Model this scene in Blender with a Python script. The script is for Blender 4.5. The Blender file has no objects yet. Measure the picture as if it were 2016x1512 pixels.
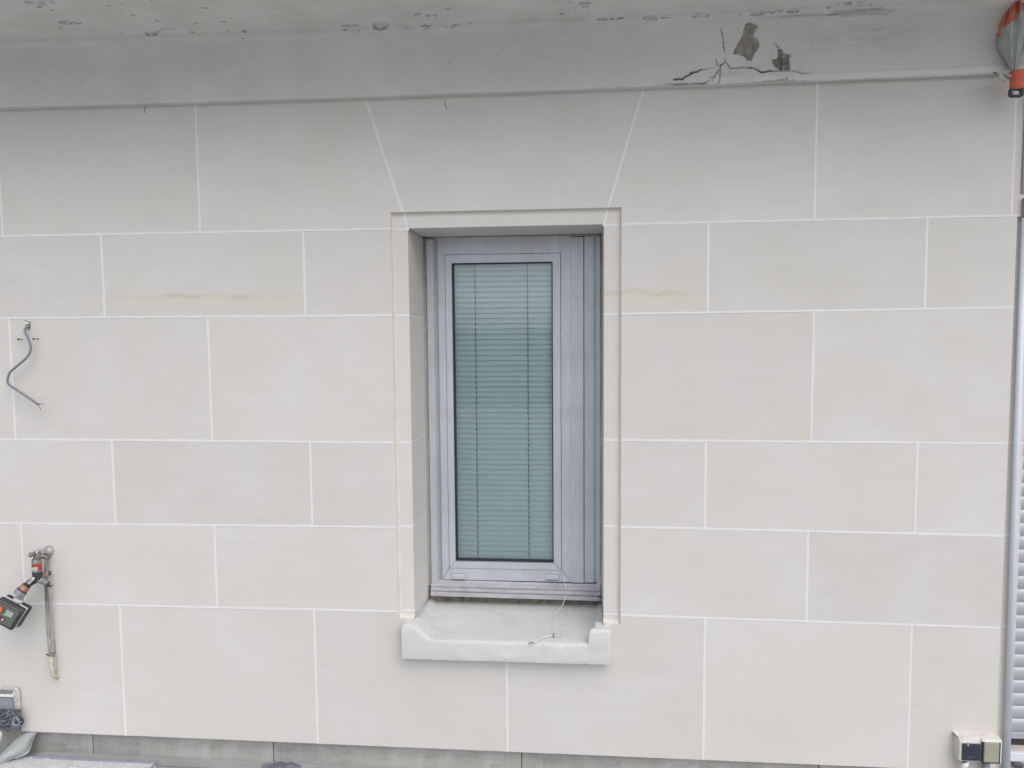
import bpy, bmesh, math, random, json
import numpy as np
from mathutils import Vector, Matrix, noise as mn
random.seed(7)
SC = bpy.context.scene
COL = SC.collection

# ------------------------------------------------------------------ camera
CAM_H, CAM_D = 1.4575, 2.35          # eye height above the terrace, distance from the wall plane (y = 0)
FPX = 1495.067
yaw, pit, rol = 0.0895640694, 0.0738126143, -0.0079315680
cy, sy, cp, sp, cr, sr = math.cos(yaw), math.sin(yaw), math.cos(pit), math.sin(pit), math.cos(rol), math.sin(rol)
FWD = Vector((-sy*cp, cy*cp, -sp)); R0 = Vector((cy, sy, 0)); U0 = R0.cross(FWD)
RGT = cr*R0 + sr*U0; UPV = -sr*R0 + cr*U0
cam = bpy.data.cameras.new('camera'); camo = bpy.data.objects.new('camera', cam); COL.objects.link(camo)
camo.matrix_world = Matrix(((RGT.x, UPV.x, -FWD.x, 0), (RGT.y, UPV.y, -FWD.y, -CAM_D), (RGT.z, UPV.z, -FWD.z, CAM_H), (0, 0, 0, 1)))
cam.sensor_width = 36; cam.lens = FPX/2016*36; cam.clip_start = .05; cam.clip_end = 2000
SC.camera = camo
# ------------------------------------------------------------------ sky, sun, exposure
SUN_EL, SUN_AZ = math.radians(50), math.radians(152)      # azimuth clockwise from +Y
w = bpy.data.worlds.new('World'); SC.world = w; w.use_nodes = True
nt = w.node_tree; bg = nt.nodes['Background']
sky = nt.nodes.new('ShaderNodeTexSky'); sky.sky_type = 'NISHITA'; sky.sun_disc = False
sky.sun_elevation = SUN_EL; sky.sun_rotation = SUN_AZ; sky.dust_density = 2.0; sky.air_density = 1.0; sky.ozone_density = .6
hs_ = nt.nodes.new('ShaderNodeHueSaturation'); hs_.inputs['Saturation'].default_value = .38; nt.links.new(sky.outputs[0], hs_.inputs['Color'])
nt.links.new(hs_.outputs[0], bg.inputs[0]); bg.inputs[1].default_value = .14
sl = bpy.data.lights.new('sun', 'SUN'); sl.energy = 1.3; sl.angle = math.radians(60); sl.color = (1, .925, .89)
so = bpy.data.objects.new('sun', sl); COL.objects.link(so)
sd = Vector((math.sin(SUN_AZ)*math.cos(SUN_EL), math.cos(SUN_AZ)*math.cos(SUN_EL), math.sin(SUN_EL)))
so.rotation_euler = sd.to_track_quat('Z', 'Y').to_euler(); so.location = (3, -6, 8)
SC.view_settings.view_transform = 'Standard'; SC.view_settings.look = 'None'
SC.view_settings.exposure = 0.24; SC.view_settings.gamma = 1; SC.view_settings.use_curve_mapping = False
SC.render.engine = 'CYCLES'

# ------------------------------------------------------------------ helpers
def at(u, v, y=0.0):
    """point on the vertical plane at depth y that the photograph shows at pixel (u, v)"""
    d = FWD + RGT*((u-1008)/FPX) + UPV*((756-v)/FPX)
    d = d*((CAM_D+y)/d.y)
    return Vector((d.x, y, CAM_H+d.z))
def atg(u, v, z=0.0):
    """point on the horizontal plane at height z"""
    d = FWD + RGT*((u-1008)/FPX) + UPV*((756-v)/FPX)
    d = d*((z-CAM_H)/d.z)
    return Vector((d.x, d.y-CAM_D, z))
ORG = {}
def link(o, parent=None):
    COL.objects.link(o)
    if parent is not None: o.parent = parent
    return o
def thing(name, label, cat, loc=(0, 0, 0), group=None):
    o = bpy.data.objects.new(name, None); COL.objects.link(o); o.location = loc; o.empty_display_size = .05
    o['label'] = label; o['category'] = cat
    if group: o['group'] = group
    ORG[o.name] = Vector(loc)
    return o
def tag(o, label, cat, group=None):
    o['label'] = label; o['category'] = cat
    if group: o['group'] = group
    return o
def mesh(name, verts, faces, mat, parent=None, smooth=False, org=None):
    """mesh from world-space vertices; the object's origin is org (default: the parent's origin, or the mesh's middle)"""
    verts = [Vector(v) for v in verts]
    po = ORG[parent.name] if parent is not None else Vector((0, 0, 0))
    if org is None:
        n = max(1, len(verts)); c = Vector((0, 0, 0))
        for v in verts: c += v
        org = c/n
    org = Vector(org)
    me = bpy.data.meshes.new(name); me.from_pydata([v-org for v in verts], [], faces)
    if smooth: me.polygons.foreach_set('use_smooth', [True]*len(me.polygons))
    if isinstance(mat, (list, tuple)):
        for m in mat: me.materials.append(m)
    else: me.materials.append(mat)
    me.update()
    o = bpy.data.objects.new(name, me); link(o, parent); o.location = org-po
    ORG[o.name] = org
    return o
class MB:
    def __init__(s): s.v = []; s.f = []
    def add(s, V, F):
        n = len(s.v); s.v += [tuple(p) for p in V]; s.f += [tuple(i+n for i in f) for f in F]; return s
    def box(s, x0, x1, y0, y1, z0, z1, b=0.0, M=None):
        bm = bmesh.new(); bmesh.ops.create_cube(bm, size=1)
        for v in bm.verts: v.co = Vector(((x0+x1)/2+v.co.x*(x1-x0), (y0+y1)/2+v.co.y*(y1-y0), (z0+z1)/2+v.co.z*(z1-z0)))
        if b > 0: bmesh.ops.bevel(bm, geom=bm.edges[:], offset=b, segments=2, affect='EDGES', profile=.5)
        V = [v.co.copy() for v in bm.verts]; F = [[v.index for v in f.verts] for f in bm.faces]; bm.free()
        if M is not None: V = [M @ p for p in V]
        return s.add(V, F)
    def prism(s, poly, fr, dr):
        """poly: list of points (front cap), extruded by vector dr"""
        n = len(poly); dr = Vector(dr); P = [Vector(p) for p in poly]
        V = P+[p+dr for p in P]
        F = [tuple(range(n)), tuple(range(2*n-1, n-1, -1))]+[(i, i+n, (i+1) % n+n, (i+1) % n) for i in range(n)]
        return s.add(V, F)
    def tube(s, pts, rad, seg=12, cap=True, flat=1.0):
        pts = [Vector(p) for p in pts]; n = len(pts)
        if not isinstance(rad, (list, tuple)): rad = [rad]*n
        t0 = (pts[1]-pts[0]).normalized(); a = Vector((0, 0, 1)) if abs(t0.z) < .9 else Vector((1, 0, 0))
        nx = t0.cross(a).normalized(); V = []; F = []
        for i, p in enumerate(pts):
            t = (pts[min(i+1, n-1)]-pts[max(i-1, 0)])
            if t.length < 1e-9: t = t0.copy()
            t.normalize(); nx = (nx-t*nx.dot(t)).normalized(); ny = t.cross(nx)
            for k in range(seg):
                an = 2*math.pi*k/seg; V.append(p+(nx*math.cos(an)+ny*math.sin(an)*flat)*rad[i])
        for i in range(n-1):
            for k in range(seg): F.append((i*seg+k, i*seg+(k+1) % seg, (i+1)*seg+(k+1) % seg, (i+1)*seg+k))
        if cap: F.append(tuple(range(seg-1, -1, -1))); F.append(tuple((n-1)*seg+k for k in range(seg)))
        return s.add(V, F)
    def lathe(s, base, axis, prof, seg=24):
        base = Vector(base); ax = Vector(axis).normalized()
        return s.tube_rings([(base+ax*h, r) for h, r in prof], ax, seg)
    def tube_rings(s, rings, ax, seg):
        a = Vector((0, 0, 1)) if abs(ax.z) < .9 else Vector((1, 0, 0))
        nx = ax.cross(a).normalized(); ny = ax.cross(nx); V = []; F = []
        for c, r in rings:
            for k in range(seg):
                an = 2*math.pi*k/seg; V.append(c+(nx*math.cos(an)+ny*math.sin(an))*r)
        n = len(rings)
        for i in range(n-1):
            for k in range(seg): F.append((i*seg+k, i*seg+(k+1) % seg, (i+1)*seg+(k+1) % seg, (i+1)*seg+k))
        F.append(tuple(range(seg-1, -1, -1))); F.append(tuple((n-1)*seg+k for k in range(seg)))
        return s.add(V, F)
    def build(s, name, mat, parent=None, smooth=False, org=None): 
        o = mesh(name, s.v, s.f, mat, parent, smooth, org)
        return o
def smooth_by_angle(o, ang=35):
    me = o.data; bm = bmesh.new(); bm.from_mesh(me)
    bmesh.ops.recalc_face_normals(bm, faces=bm.faces[:])
    lim = math.radians(ang)
    for f in bm.faces: f.smooth = True
    for e in bm.edges:
        if len(e.link_faces) == 2 and e.calc_face_angle(0) > lim: e.smooth = False
    bm.to_mesh(me); bm.free(); return o
def catmull(P, n=8):
    P = [Vector(p) for p in P]; Q = [P[0]*2-P[1]]+P+[P[-1]*2-P[-2]]; out = []
    for i in range(1, len(Q)-2):
        for k in range(n):
            t = k/n; a, b, c, d = Q[i-1], Q[i], Q[i+1], Q[i+2]
            out.append(.5*((2*b)+(c-a)*t+(2*a-5*b+4*c-d)*t*t+(3*b-a-3*c+d)*t**3))
    out.append(P[-1]); return out

# ------------------------------------------------------------------ materials
def new_mat(name):
    m = bpy.data.materials.new(name); m.use_nodes = True
    return m, m.node_tree, m.node_tree.nodes['Principled BSDF']
def N(nt, t, **kw):
    n = nt.nodes.new(t)
    for k, v in kw.items(): setattr(n, k, v)
    return n
def noise_node(nt, vec, scale, detail=4, rough=.55, dist=0.0):
    n = N(nt, 'ShaderNodeTexNoise'); n.inputs['Scale'].default_value = scale; n.inputs['Detail'].default_value = detail
    n.inputs['Roughness'].default_value = rough; n.inputs['Distortion'].default_value = dist
    if vec is not None: nt.links.new(vec, n.inputs['Vector'])
    return n.outputs['Fac']
def ramp(nt, fac, stops):
    r = N(nt, 'ShaderNodeValToRGB'); e = r.color_ramp.elements
    while len(e) < len(stops): e.new(.5)
    for i, (p, c) in enumerate(stops):
        e[i].position = p; e[i].color = (c, c, c, 1) if isinstance(c, (int, float)) else tuple(c)+(1,)
    nt.links.new(fac, r.inputs['Fac']); return r.outputs['Color']
def mix(nt, fac, a, b, mode='MIX'):
    m = N(nt, 'ShaderNodeMix', data_type='RGBA', blend_type=mode)
    for s, x in ((0, fac), (6, a), (7, b)):
        if isinstance(x, (int, float)): m.inputs[s].default_value = x if s == 0 else (x, x, x, 1)
        elif isinstance(x, tuple): m.inputs[s].default_value = x+(1,)
        else: nt.links.new(x, m.inputs[s])
    return m.outputs[2]
def math_n(nt, op, a, b=0.0, clamp=False):
    m = N(nt, 'ShaderNodeMath', operation=op, use_clamp=clamp)
    for i, x in enumerate((a, b)):
        if isinstance(x, (int, float)): m.inputs[i].default_value = x
        else: nt.links.new(x, m.inputs[i])
    return m.outputs[0]
def mapping(nt, scale=(1, 1, 1), src='Object', loc=(0, 0, 0)):
    tc = N(nt, 'ShaderNodeTexCoord'); mp = N(nt, 'ShaderNodeMapping'); mp.inputs['Scale'].default_value = scale
    mp.inputs['Location'].default_value = loc
    nt.links.new(tc.outputs[src], mp.inputs['Vector']); return mp.outputs['Vector']
def bump(nt, bsdf, h, strength, dist=.001, bev=0.0):
    b = N(nt, 'ShaderNodeBump'); b.inputs['Strength'].default_value = strength; b.inputs['Distance'].default_value = dist
    nt.links.new(h, b.inputs['Height'])
    if bev:
        bv = N(nt, 'ShaderNodeBevel', samples=4); bv.inputs['Radius'].default_value = bev
        nt.links.new(bv.outputs[0], b.inputs['Normal'])
    nt.links.new(b.outputs[0], bsdf.inputs['Normal'])
def simple(name, col, rough=.5, metal=0.0, var=.12, scale=30, bs=.15, bd=.0008, stretch=(1, 1, 1), spec=.5, dirt=None):
    m, nt, p = new_mat(name); vec = mapping(nt, stretch)
    n = noise_node(nt, vec, scale, 5, .6)
    c = mix(nt, ramp(nt, n, [(.3, 0), (.7, 1)]), tuple(x*(1-var) for x in col), tuple(min(1, x*(1+var)) for x in col))
    if dirt:
        n2 = noise_node(nt, vec, scale*.35, 6, .7)
        c = mix(nt, ramp(nt, n2, [(dirt[1], 0), (min(1, dirt[1]+.12), 1)]), c, dirt[0])
    nt.links.new(c, p.inputs['Base Color']); p.inputs['Roughness'].default_value = rough; p.inputs['Metallic'].default_value = metal
    p.inputs['Specular IOR Level'].default_value = spec
    if bs > 0: bump(nt, p, noise_node(nt, vec, scale*6, 4, .6), bs, bd)
    return m

def stone_mat(name, stain=None, cream=False):
    m, nt, p = new_mat(name)
    oi = N(nt, 'ShaderNodeObjectInfo')
    tc = N(nt, 'ShaderNodeTexCoord')
    add = N(nt, 'ShaderNodeVectorMath', operation='ADD')
    sc_ = N(nt, 'ShaderNodeVectorMath', operation='SCALE'); sc_.inputs[3].default_value = 37.0
    cmb = N(nt, 'ShaderNodeCombineXYZ'); 
    nt.links.new(oi.outputs['Random'], cmb.inputs[0]); nt.links.new(oi.outputs['Random'], cmb.inputs[2])
    nt.links.new(cmb.outputs[0], sc_.inputs[0]); nt.links.new(tc.outputs['Object'], add.inputs[0]); nt.links.new(sc_.outputs[0], add.inputs[1])
    vec = add.outputs[0]
    st = N(nt, 'ShaderNodeMapping'); st.inputs['Scale'].default_value = (1, 1, 4.5); nt.links.new(vec, st.inputs[0]); bed = st.outputs[0]
    big = noise_node(nt, vec, 3.2, 3, .5); bedn = noise_node(nt, bed, 5.0, 6, .62, .4); fine = noise_node(nt, vec, 420, 3, .6)
    sm = noise_node(nt, vec, 14, 6, .7)
    A = (.610, .592, .548); B = (.646, .634, .622); Cc = (.585, .572, .545)
    c = mix(nt, ramp(nt, big, [(.35, 0), (.65, 1)]), A, B)
    c = mix(nt, ramp(nt, bedn, [(.42, 0), (.72, .55)]), c, Cc)
    # per-stone tint
    wn = N(nt, 'ShaderNodeTexWhiteNoise', noise_dimensions='1D'); nt.links.new(oi.outputs['Random'], wn.inputs['W'])
    c = mix(nt, math_n(nt, 'MULTIPLY', wn.outputs['Value'], .20), c, (.652, .640, .636))
    hs = N(nt, 'ShaderNodeHueSaturation'); nt.links.new(c, hs.inputs['Color'])
    nt.links.new(math_n(nt, 'ADD', math_n(nt, 'MULTIPLY', oi.outputs['Random'], .05), .98), hs.inputs['Value'])
    nt.links.new(math_n(nt, 'ADD', math_n(nt, 'MULTIPLY', wn.outputs['Value'], .22), .60), hs.inputs['Saturation'])
    c = hs.outputs[0]
    if cream: c = mix(nt, .25, c, (.665, .645, .60))
    # soft pale haze of plaster dust, faint smears
    c = mix(nt, ramp(nt, sm, [(.55, 0), (.8, .25)]), c, (.70, .695, .69))
    c = mix(nt, ramp(nt, fine, [(.3, .22), (.5, 0)]), c, (.40, .37, .33))
    sc2 = N(nt, 'ShaderNodeMapping'); sc2.inputs['Scale'].default_value = (1, 1, 7); sc2.inputs['Rotation'].default_value = (0, .12, 0); nt.links.new(vec, sc2.inputs[0])
    c = mix(nt, math_n(nt, 'MULTIPLY', ramp(nt, noise_node(nt, sc2.outputs[0], 11, 8, .78), [(.56, 0), (.74, .30)]), wn.outputs['Value']), c, (.47, .45, .41))
    # sparse pores and nicks
    vo = N(nt, 'ShaderNodeTexVoronoi', feature='F1'); vo.inputs['Scale'].default_value = 34; nt.links.new(st.outputs[0], vo.inputs['Vector'])
    cell = N(nt, 'ShaderNodeSeparateColor'); nt.links.new(vo.outputs['Color'], cell.inputs[0])
    pore = math_n(nt, 'MULTIPLY', math_n(nt, 'LESS_THAN', vo.outputs['Distance'], .09), math_n(nt, 'GREATER_THAN', cell.outputs[0], .955))
    c = mix(nt, math_n(nt, 'MULTIPLY', pore, .55), c, (.30, .27, .23))
    if stain is not None:
        sp_ = N(nt, 'ShaderNodeSeparateXYZ'); nt.links.new(tc.outputs['Object'], sp_.inputs[0])
        wob = math_n(nt, 'MULTIPLY', math_n(nt, 'SUBTRACT', noise_node(nt, tc.outputs['Object'], 9, 6, .65), .5), .050)
        zz = math_n(nt, 'SUBTRACT', sp_.outputs['Z'], math_n(nt, 'ADD', wob, stain))
        under = ramp(nt, math_n(nt, 'MULTIPLY', math_n(nt, 'MULTIPLY', zz, -1), 12, True), [(0, 0), (.02, .75), (.5, .38), (1, .12)])
        line = ramp(nt, math_n(nt, 'MULTIPLY', math_n(nt, 'ABSOLUTE', zz, 0), 70, True), [(0, 1), (.25, .5), (1, 0)])
        gate = ramp(nt, noise_node(nt, tc.outputs['Object'], 7, 5, .7), [(.42, .0), (.6, 1)])
        xg = ramp(nt, math_n(nt, 'MULTIPLY', sp_.outputs['X'], 6, True), [(.05, 0), (.4, 1)])
        c = mix(nt, math_n(nt, 'MULTIPLY', under, math_n(nt, 'MULTIPLY', .85, xg)), c, (.635, .605, .515))
        c = mix(nt, math_n(nt, 'MULTIPLY', math_n(nt, 'MULTIPLY', line, gate), math_n(nt, 'MULTIPLY', .65, xg)), c, (.50, .455, .35))
    nt.links.new(c, p.inputs['Base Color']); p.inputs['Roughness'].default_value = .85; p.inputs['Specular IOR Level'].default_value = .25
    h = math_n(nt, 'ADD', math_n(nt, 'MULTIPLY', noise_node(nt, vec, 160, 5, .65), .5), math_n(nt, 'ADD', math_n(nt, 'MULTIPLY', bedn, 1.4), math_n(nt, 'MULTIPLY', pore, -1.0)))
    bump(nt, p, h, .34, .0012)
    return m
M_STONE = stone_mat('limestone')
M_CREAM = stone_mat('limestone_cream', None, True)
M_TAN = simple('tan_fillet', (.63, .605, .565), .85, var=.06, scale=12, bs=.3)
M_STAIN = stone_mat('limestone_stained', .062)
M_MORTAR = simple('white_mortar', (.735, .735, .765), .9, var=.05, scale=60, bs=.5, bd=.0006, spec=.2)

def plaster(name, col, var=.06):
    m, nt, p = new_mat(name); vec = mapping(nt)
    st = mapping(nt, (1, 3, 3))
    c = mix(nt, ramp(nt, noise_node(nt, vec, 4, 5, .6), [(.35, 0), (.65, 1)]), tuple(x*(1-var) for x in col), tuple(x*(1+var) for x in col))
    c = mix(nt, ramp(nt, noise_node(nt, st, 16, 6, .7), [(.52, 0), (.75, .35)]), c, tuple(min(1, x*1.16) for x in col))
    c = mix(nt, ramp(nt, noise_node(nt, vec, 300, 3, .6), [(.28, .3), (.45, 0)]), c, tuple(x*.75 for x in col))
    return m, nt, p, c, vec
m, nt, p, c, vec = plaster('cornice_paint', (.63, .638, .628))
at_ = N(nt, 'ShaderNodeVertexColor', layer_name='wear_and_light'); sep = N(nt, 'ShaderNodeSeparateColor'); nt.links.new(at_.outputs['Color'], sep.inputs[0])
so2 = N(nt, 'ShaderNodeVertexColor', layer_name='soffit')
c = mix(nt, so2.outputs['Color'], c, mix(nt, ramp(nt, noise_node(nt, vec, 7, 5, .6), [(.35, 0), (.65, 1)]), (.60, .60, .58), (.70, .70, .68)))
conc = mix(nt, ramp(nt, noise_node(nt, vec, 55, 6, .7), [(.35, 0), (.65, 1)]), (.20, .19, .18), (.40, .38, .355))
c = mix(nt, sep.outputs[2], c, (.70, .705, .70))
c = mix(nt, at_.outputs['Alpha'], c, mix(nt, ramp(nt, noise_node(nt, mapping(nt, (2, 14, 14)), 9, 6, .75), [(.38, 0), (.6, .75)]), c, (.20, .20, .195)))
c = mix(nt, sep.outputs[0], c, conc)
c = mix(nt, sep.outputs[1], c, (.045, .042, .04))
nt.links.new(c, p.inputs['Base Color']); p.inputs['Roughness'].default_value = .62; p.inputs['Specular IOR Level'].default_value = .35
bump(nt, p, math_n(nt, 'ADD', noise_node(nt, vec, 40, 6, .7), math_n(nt, 'MULTIPLY', noise_node(nt, vec, 260, 3, .6), .25)), .35, .0022)
M_CORN = m
m, nt, p, c, vec = plaster('sill_render', (.61, .618, .612), .045)
nt.links.new(mix(nt, ramp(nt, noise_node(nt, vec, 22, 6, .7), [(.62, 0), (.72, .6)]), c, (.68, .69, .69)), p.inputs['Base Color'])
c = [l.from_socket for l in nt.links if l.to_socket == p.inputs['Base Color']][0]
c = mix(nt, ramp(nt, noise_node(nt, mapping(nt, (1, 1, 3)), 11, 7, .75), [(.52, 0), (.70, .45)]), c, (.44, .445, .43))
c = mix(nt, ramp(nt, noise_node(nt, vec, 120, 4, .7), [(.62, 0), (.70, .5)]), c, (.33, .32, .30))
nt.links.new(c, p.inputs['Base Color'])
p.inputs['Roughness'].default_value = .8; bump(nt, p, noise_node(nt, vec, 26, 8, .78), .5, .003)
M_SILL = m
m, nt, p, c, vec = plaster('plinth_concrete', (.36, .355, .34), .12)
vt = mapping(nt, (9, 1, 2.2))
c = mix(nt, ramp(nt, noise_node(nt, vt, 2, 6, .7), [(.45, 0), (.7, .6)]), c, (.50, .50, .49))
c = mix(nt, ramp(nt, noise_node(nt, mapping(nt, (2, 1, 5)), 6, 7, .75), [(.5, 0), (.72, .6)]), c, (.20, .195, .18))
c = mix(nt, ramp(nt, noise_node(nt, vec, 38, 5, .7), [(.66, 0), (.72, .8)]), c, (.55, .54, .52))
nt.links.new(c, p.inputs['Base Color']); p.inputs['Roughness'].default_value = .85; bump(nt, p, noise_node(nt, vec, 45, 6, .7), .5, .003)
M_PLINTH = m
m, nt, p, c, vec = plaster('terrace_membrane', (.34, .345, .335), .10)
c = mix(nt, ramp(nt, noise_node(nt, vec, 48, 5, .75), [(.63, 0), (.70, .8)]), c, (.55, .55, .53))
nt.links.new(c, p.inputs['Base Color']); p.inputs['Roughness'].default_value = .75; bump(nt, p, noise_node(nt, vec, 30, 6, .7), .4, .004)
M_GROUND = m

def alu(name, col, rough=.38):
    m, nt, p = new_mat(name); vec = mapping(nt); vs = mapping(nt, (8, 8, 1.2))
    c = mix(nt, ramp(nt, noise_node(nt, vs, 3, 5, .6), [(.35, 0), (.7, 1)]), tuple(x*.92 for x in col), tuple(x*1.07 for x in col))
    c = mix(nt, ramp(nt, noise_node(nt, vec, 90, 4, .7), [(.66, 0), (.75, .45)]), c, tuple(x*.62 for x in col))
    c = mix(nt, ramp(nt, noise_node(nt, vec, 12, 6, .7), [(.50, 0), (.75, .5)]), c, (.42, .405, .385))
    nt.links.new(c, p.inputs['Base Color']); p.inputs['Metallic'].default_value = .35; p.inputs['Roughness'].default_value = rough
    bump(nt, p, noise_node(nt, vec, 500, 3, .5), .12, .0004, .0008)
    return m
M_ALU = alu('grey_aluminium', (.565, .595, .655))
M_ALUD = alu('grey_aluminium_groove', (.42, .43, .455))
m, nt, p = new_mat('dusty_cill_aluminium'); vec = mapping(nt, (1, 1, 5))
c = mix(nt, ramp(nt, noise_node(nt, vec, 9, 7, .75), [(.38, 0), (.62, 1)]), (.36, .36, .385), (.50, .505, .54))
c = mix(nt, ramp(nt, noise_node(nt, vec, 26, 6, .75), [(.60, 0), (.68, .8)]), c, (.62, .61, .60))
nt.links.new(c, p.inputs['Base Color']); p.inputs['Roughness'].default_value = .6; p.inputs['Metallic'].default_value = .14
bump(nt, p, noise_node(nt, vec, 80, 4, .6), .3, .0008); M_CILL = m
M_GASKET = simple('black_rubber', (.018, .019, .024), .5, var=.1, scale=80, bs=.1)
M_DARK = simple('dark_cavity_dirt', (.06, .057, .052), .9, var=.3, scale=60, bs=.4)
M_PACK = simple('dirty_mortar_gap', (.21, .195, .16), .95, var=.5, scale=40, bs=.8, bd=.004)
M_SEAL = simple('old_sealant', (.56, .545, .51), .8, var=.15, scale=90, bs=.6, bd=.002)
M_BLIND = simple('pale_blind_slat', (.76, .79, .81), .5, var=.05, scale=12, bs=.05)
M_CORD = simple('blind_cord', (.07, .09, .09), .8, var=.2, scale=200, bs=0)
m, nt, p = new_mat('window_glass'); nt.nodes.remove(p); out = nt.nodes['Material Output']
tr = N(nt, 'ShaderNodeBsdfTransparent'); gl = N(nt, 'ShaderNodeBsdfGlossy'); mx = N(nt, 'ShaderNodeMixShader'); fr = N(nt, 'ShaderNodeFresnel')
fr.inputs['IOR'].default_value = 1.62; gl.inputs['Roughness'].default_value = .02
gv = mapping(nt); sm_ = noise_node(nt, gv, 6, 5, .7)
nt.links.new(mix(nt, ramp(nt, sm_, [(.45, 0), (.8, .5)]), (.92, .975, .985), (.88, .94, .955)), tr.inputs[0])
gl.inputs[0].default_value = (.95, .98, 1, 1)
nt.links.new(math_n(nt, 'MULTIPLY', fr.outputs[0], 1.15, True), mx.inputs[0]); nt.links.new(tr.outputs[0], mx.inputs[1]); nt.links.new(gl.outputs[0], mx.inputs[2])
nt.links.new(mx.outputs[0], out.inputs[0]); M_GLASS = m
M_CABLE = simple('grey_cable_sheath', (.20, .215, .25), .45, var=.12, scale=60, bs=.05)
M_WHITE = simple('white_plastic', (.72, .72, .70), .45, var=.05, scale=60)
M_STEEL = simple('rusty_steel', (.16, .10, .07), .7, .4, var=.4, scale=300)
M_COPPER = simple('bare_copper', (.35, .20, .12), .4, .7, var=.2, scale=200)
M_CHROME = simple('chalky_chrome', (.48, .49, .50), .35, .7, var=.35, scale=120, bs=.4, dirt=((.42, .40, .36), .52))
M_BRASS = simple('tarnished_brass', (.20, .19, .175), .5, .5, var=.4, scale=150, bs=.4, dirt=((.38, .35, .30), .55))
M_VERD = simple('verdigris_pipe', (.37, .385, .345), .75, .1, var=.45, scale=60, bs=.6, bd=.0015, stretch=(1, 1, .3), dirt=((.09, .13, .105), .47))
M_VERDP = simple('verdigris_pipe_pale', (.52, .53, .43), .8, .0, var=.2, scale=90, bs=.5, bd=.0015, dirt=((.22, .25, .19), .6))
M_CHAR = simple('charcoal_plastic', (.035, .037, .043), .45, var=.2, scale=90, bs=.1, dirt=((.13, .125, .12), .62))
M_GREYP = simple('dusty_grey_plastic', (.20, .20, .205), .55, var=.15, scale=70, dirt=((.36, .35, .33), .55))
M_HEX = simple('blue_grey_plastic', (.24, .255, .30), .5, var=.15, scale=70, dirt=((.40, .40, .40), .6))
M_ORANGE = simple('orange_plastic', (.62, .13, .07), .5, var=.15, scale=60, dirt=((.45, .33, .28), .62))
M_RED = simple('dusty_red_plastic', (.38, .055, .035), .5, var=.15, scale=60, dirt=((.35, .25, .22), .66))
M_TERRA = simple('dusty_orange_ring', (.40, .155, .095), .6, var=.25, scale=60, dirt=((.42, .33, .29), .56))
M_PANEL = simple('olive_grey_panel', (.105, .125, .10), .35, var=.1, scale=40, dirt=((.22, .22, .20), .62))
M_LCD = simple('lcd_glass', (.33, .39, .34), .2, var=.12, scale=60, bs=0)
M_PINK = simple('pale_pink_button', (.55, .33, .30), .5, var=.1, scale=80)
M_IVORY = simple('plaster_spattered_ivory', (.63, .605, .565), .7, var=.12, scale=35, bs=.5, bd=.002)
M_BLUEBLK = simple('blue_black_plastic', (.03, .036, .06), .35, var=.1, scale=60, bs=.05)
M_OLIVE = simple('olive_beige_flap', (.33, .33, .26), .5, var=.05, scale=15, bs=.05)
M_PVC = simple('pale_blue_grey_pvc', (.66, .695, .77), .35, var=.05, scale=5, stretch=(1, 1, .4), bs=.08)
M_SHUT = simple('grey_shutter_slat', (.42, .435, .50), .4, .2, var=.08, scale=14, stretch=(.4, 1, 4), bs=.1)
M_BOARD = simple('pale_dusty_board', (.55, .55, .56), .7, var=.15, scale=16, bs=.4, bd=.002, dirt=((.68, .67, .65), .56))
M_BOARDE = simple('blue_grey_board_edge', (.24, .26, .31), .6, var=.2, scale=30, bs=.3)
M_STRIP = simple('grey_flashing_strip', (.33, .36, .36), .55, var=.15, scale=18, bs=.25, bd=.002, dirt=((.52, .54, .53), .6))
M_CLOTH = simple('cream_cloth', (.55, .545, .46), .9, var=.12, scale=40, bs=.6, bd=.003)
M_SLATE = simple('slate_plastic_sheet', (.17, .18, .22), .35, var=.5, scale=22, bs=.3, bd=.003)
M_CLEAR = simple('milky_plastic', (.50, .50, .475), .35, var=.3, scale=40, bs=.4, bd=.002, dirt=((.27, .26, .23), .55))
M_BROWN = simple('taupe_brown_trim', (.30, .255, .235), .7, var=.2, scale=40, bs=.3)
m, nt, p = new_mat('striped_tarpaulin'); vec = mapping(nt)
at_ = N(nt, 'ShaderNodeVertexColor', layer_name='stripe')
g = mix(nt, ramp(nt, noise_node(nt, vec, 40, 5, .7), [(.4, 0), (.65, 1)]), (.36, .40, .385), (.46, .49, .47))
c = mix(nt, at_.outputs['Color'], g, mix(nt, ramp(nt, noise_node(nt, vec, 30, 5, .7), [(.4, 0), (.65, 1)]), (.55, .14, .07), (.62, .22, .14)))
nt.links.new(c, p.inputs['Base Color']); p.inputs['Roughness'].default_value = .5; bump(nt, p, noise_node(nt, vec, 70, 5, .7), .4, .002); M_TARP = m

# ------------------------------------------------------------------ setting: ground
g = MB().add([(-40, -11, 0), (40, -11, 0), (40, .6, 0), (-40, .6, 0)], [(0, 1, 2, 3)]).build('terrace_floor', M_GROUND, org=(0, 0, 0)); g['kind'] = 'structure'
M_FIELD = simple('distant_ground', (.11, .115, .09), .95, var=.35, scale=.3, bs=0)
g = MB().add([(-900, -1200, -3), (900, -1200, -3), (900, 40, -3), (-900, 40, -3)], [(0, 1, 2, 3)]).build('distant_ground', M_FIELD, org=(0, 0, -3)); g['kind'] = 'structure'

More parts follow.
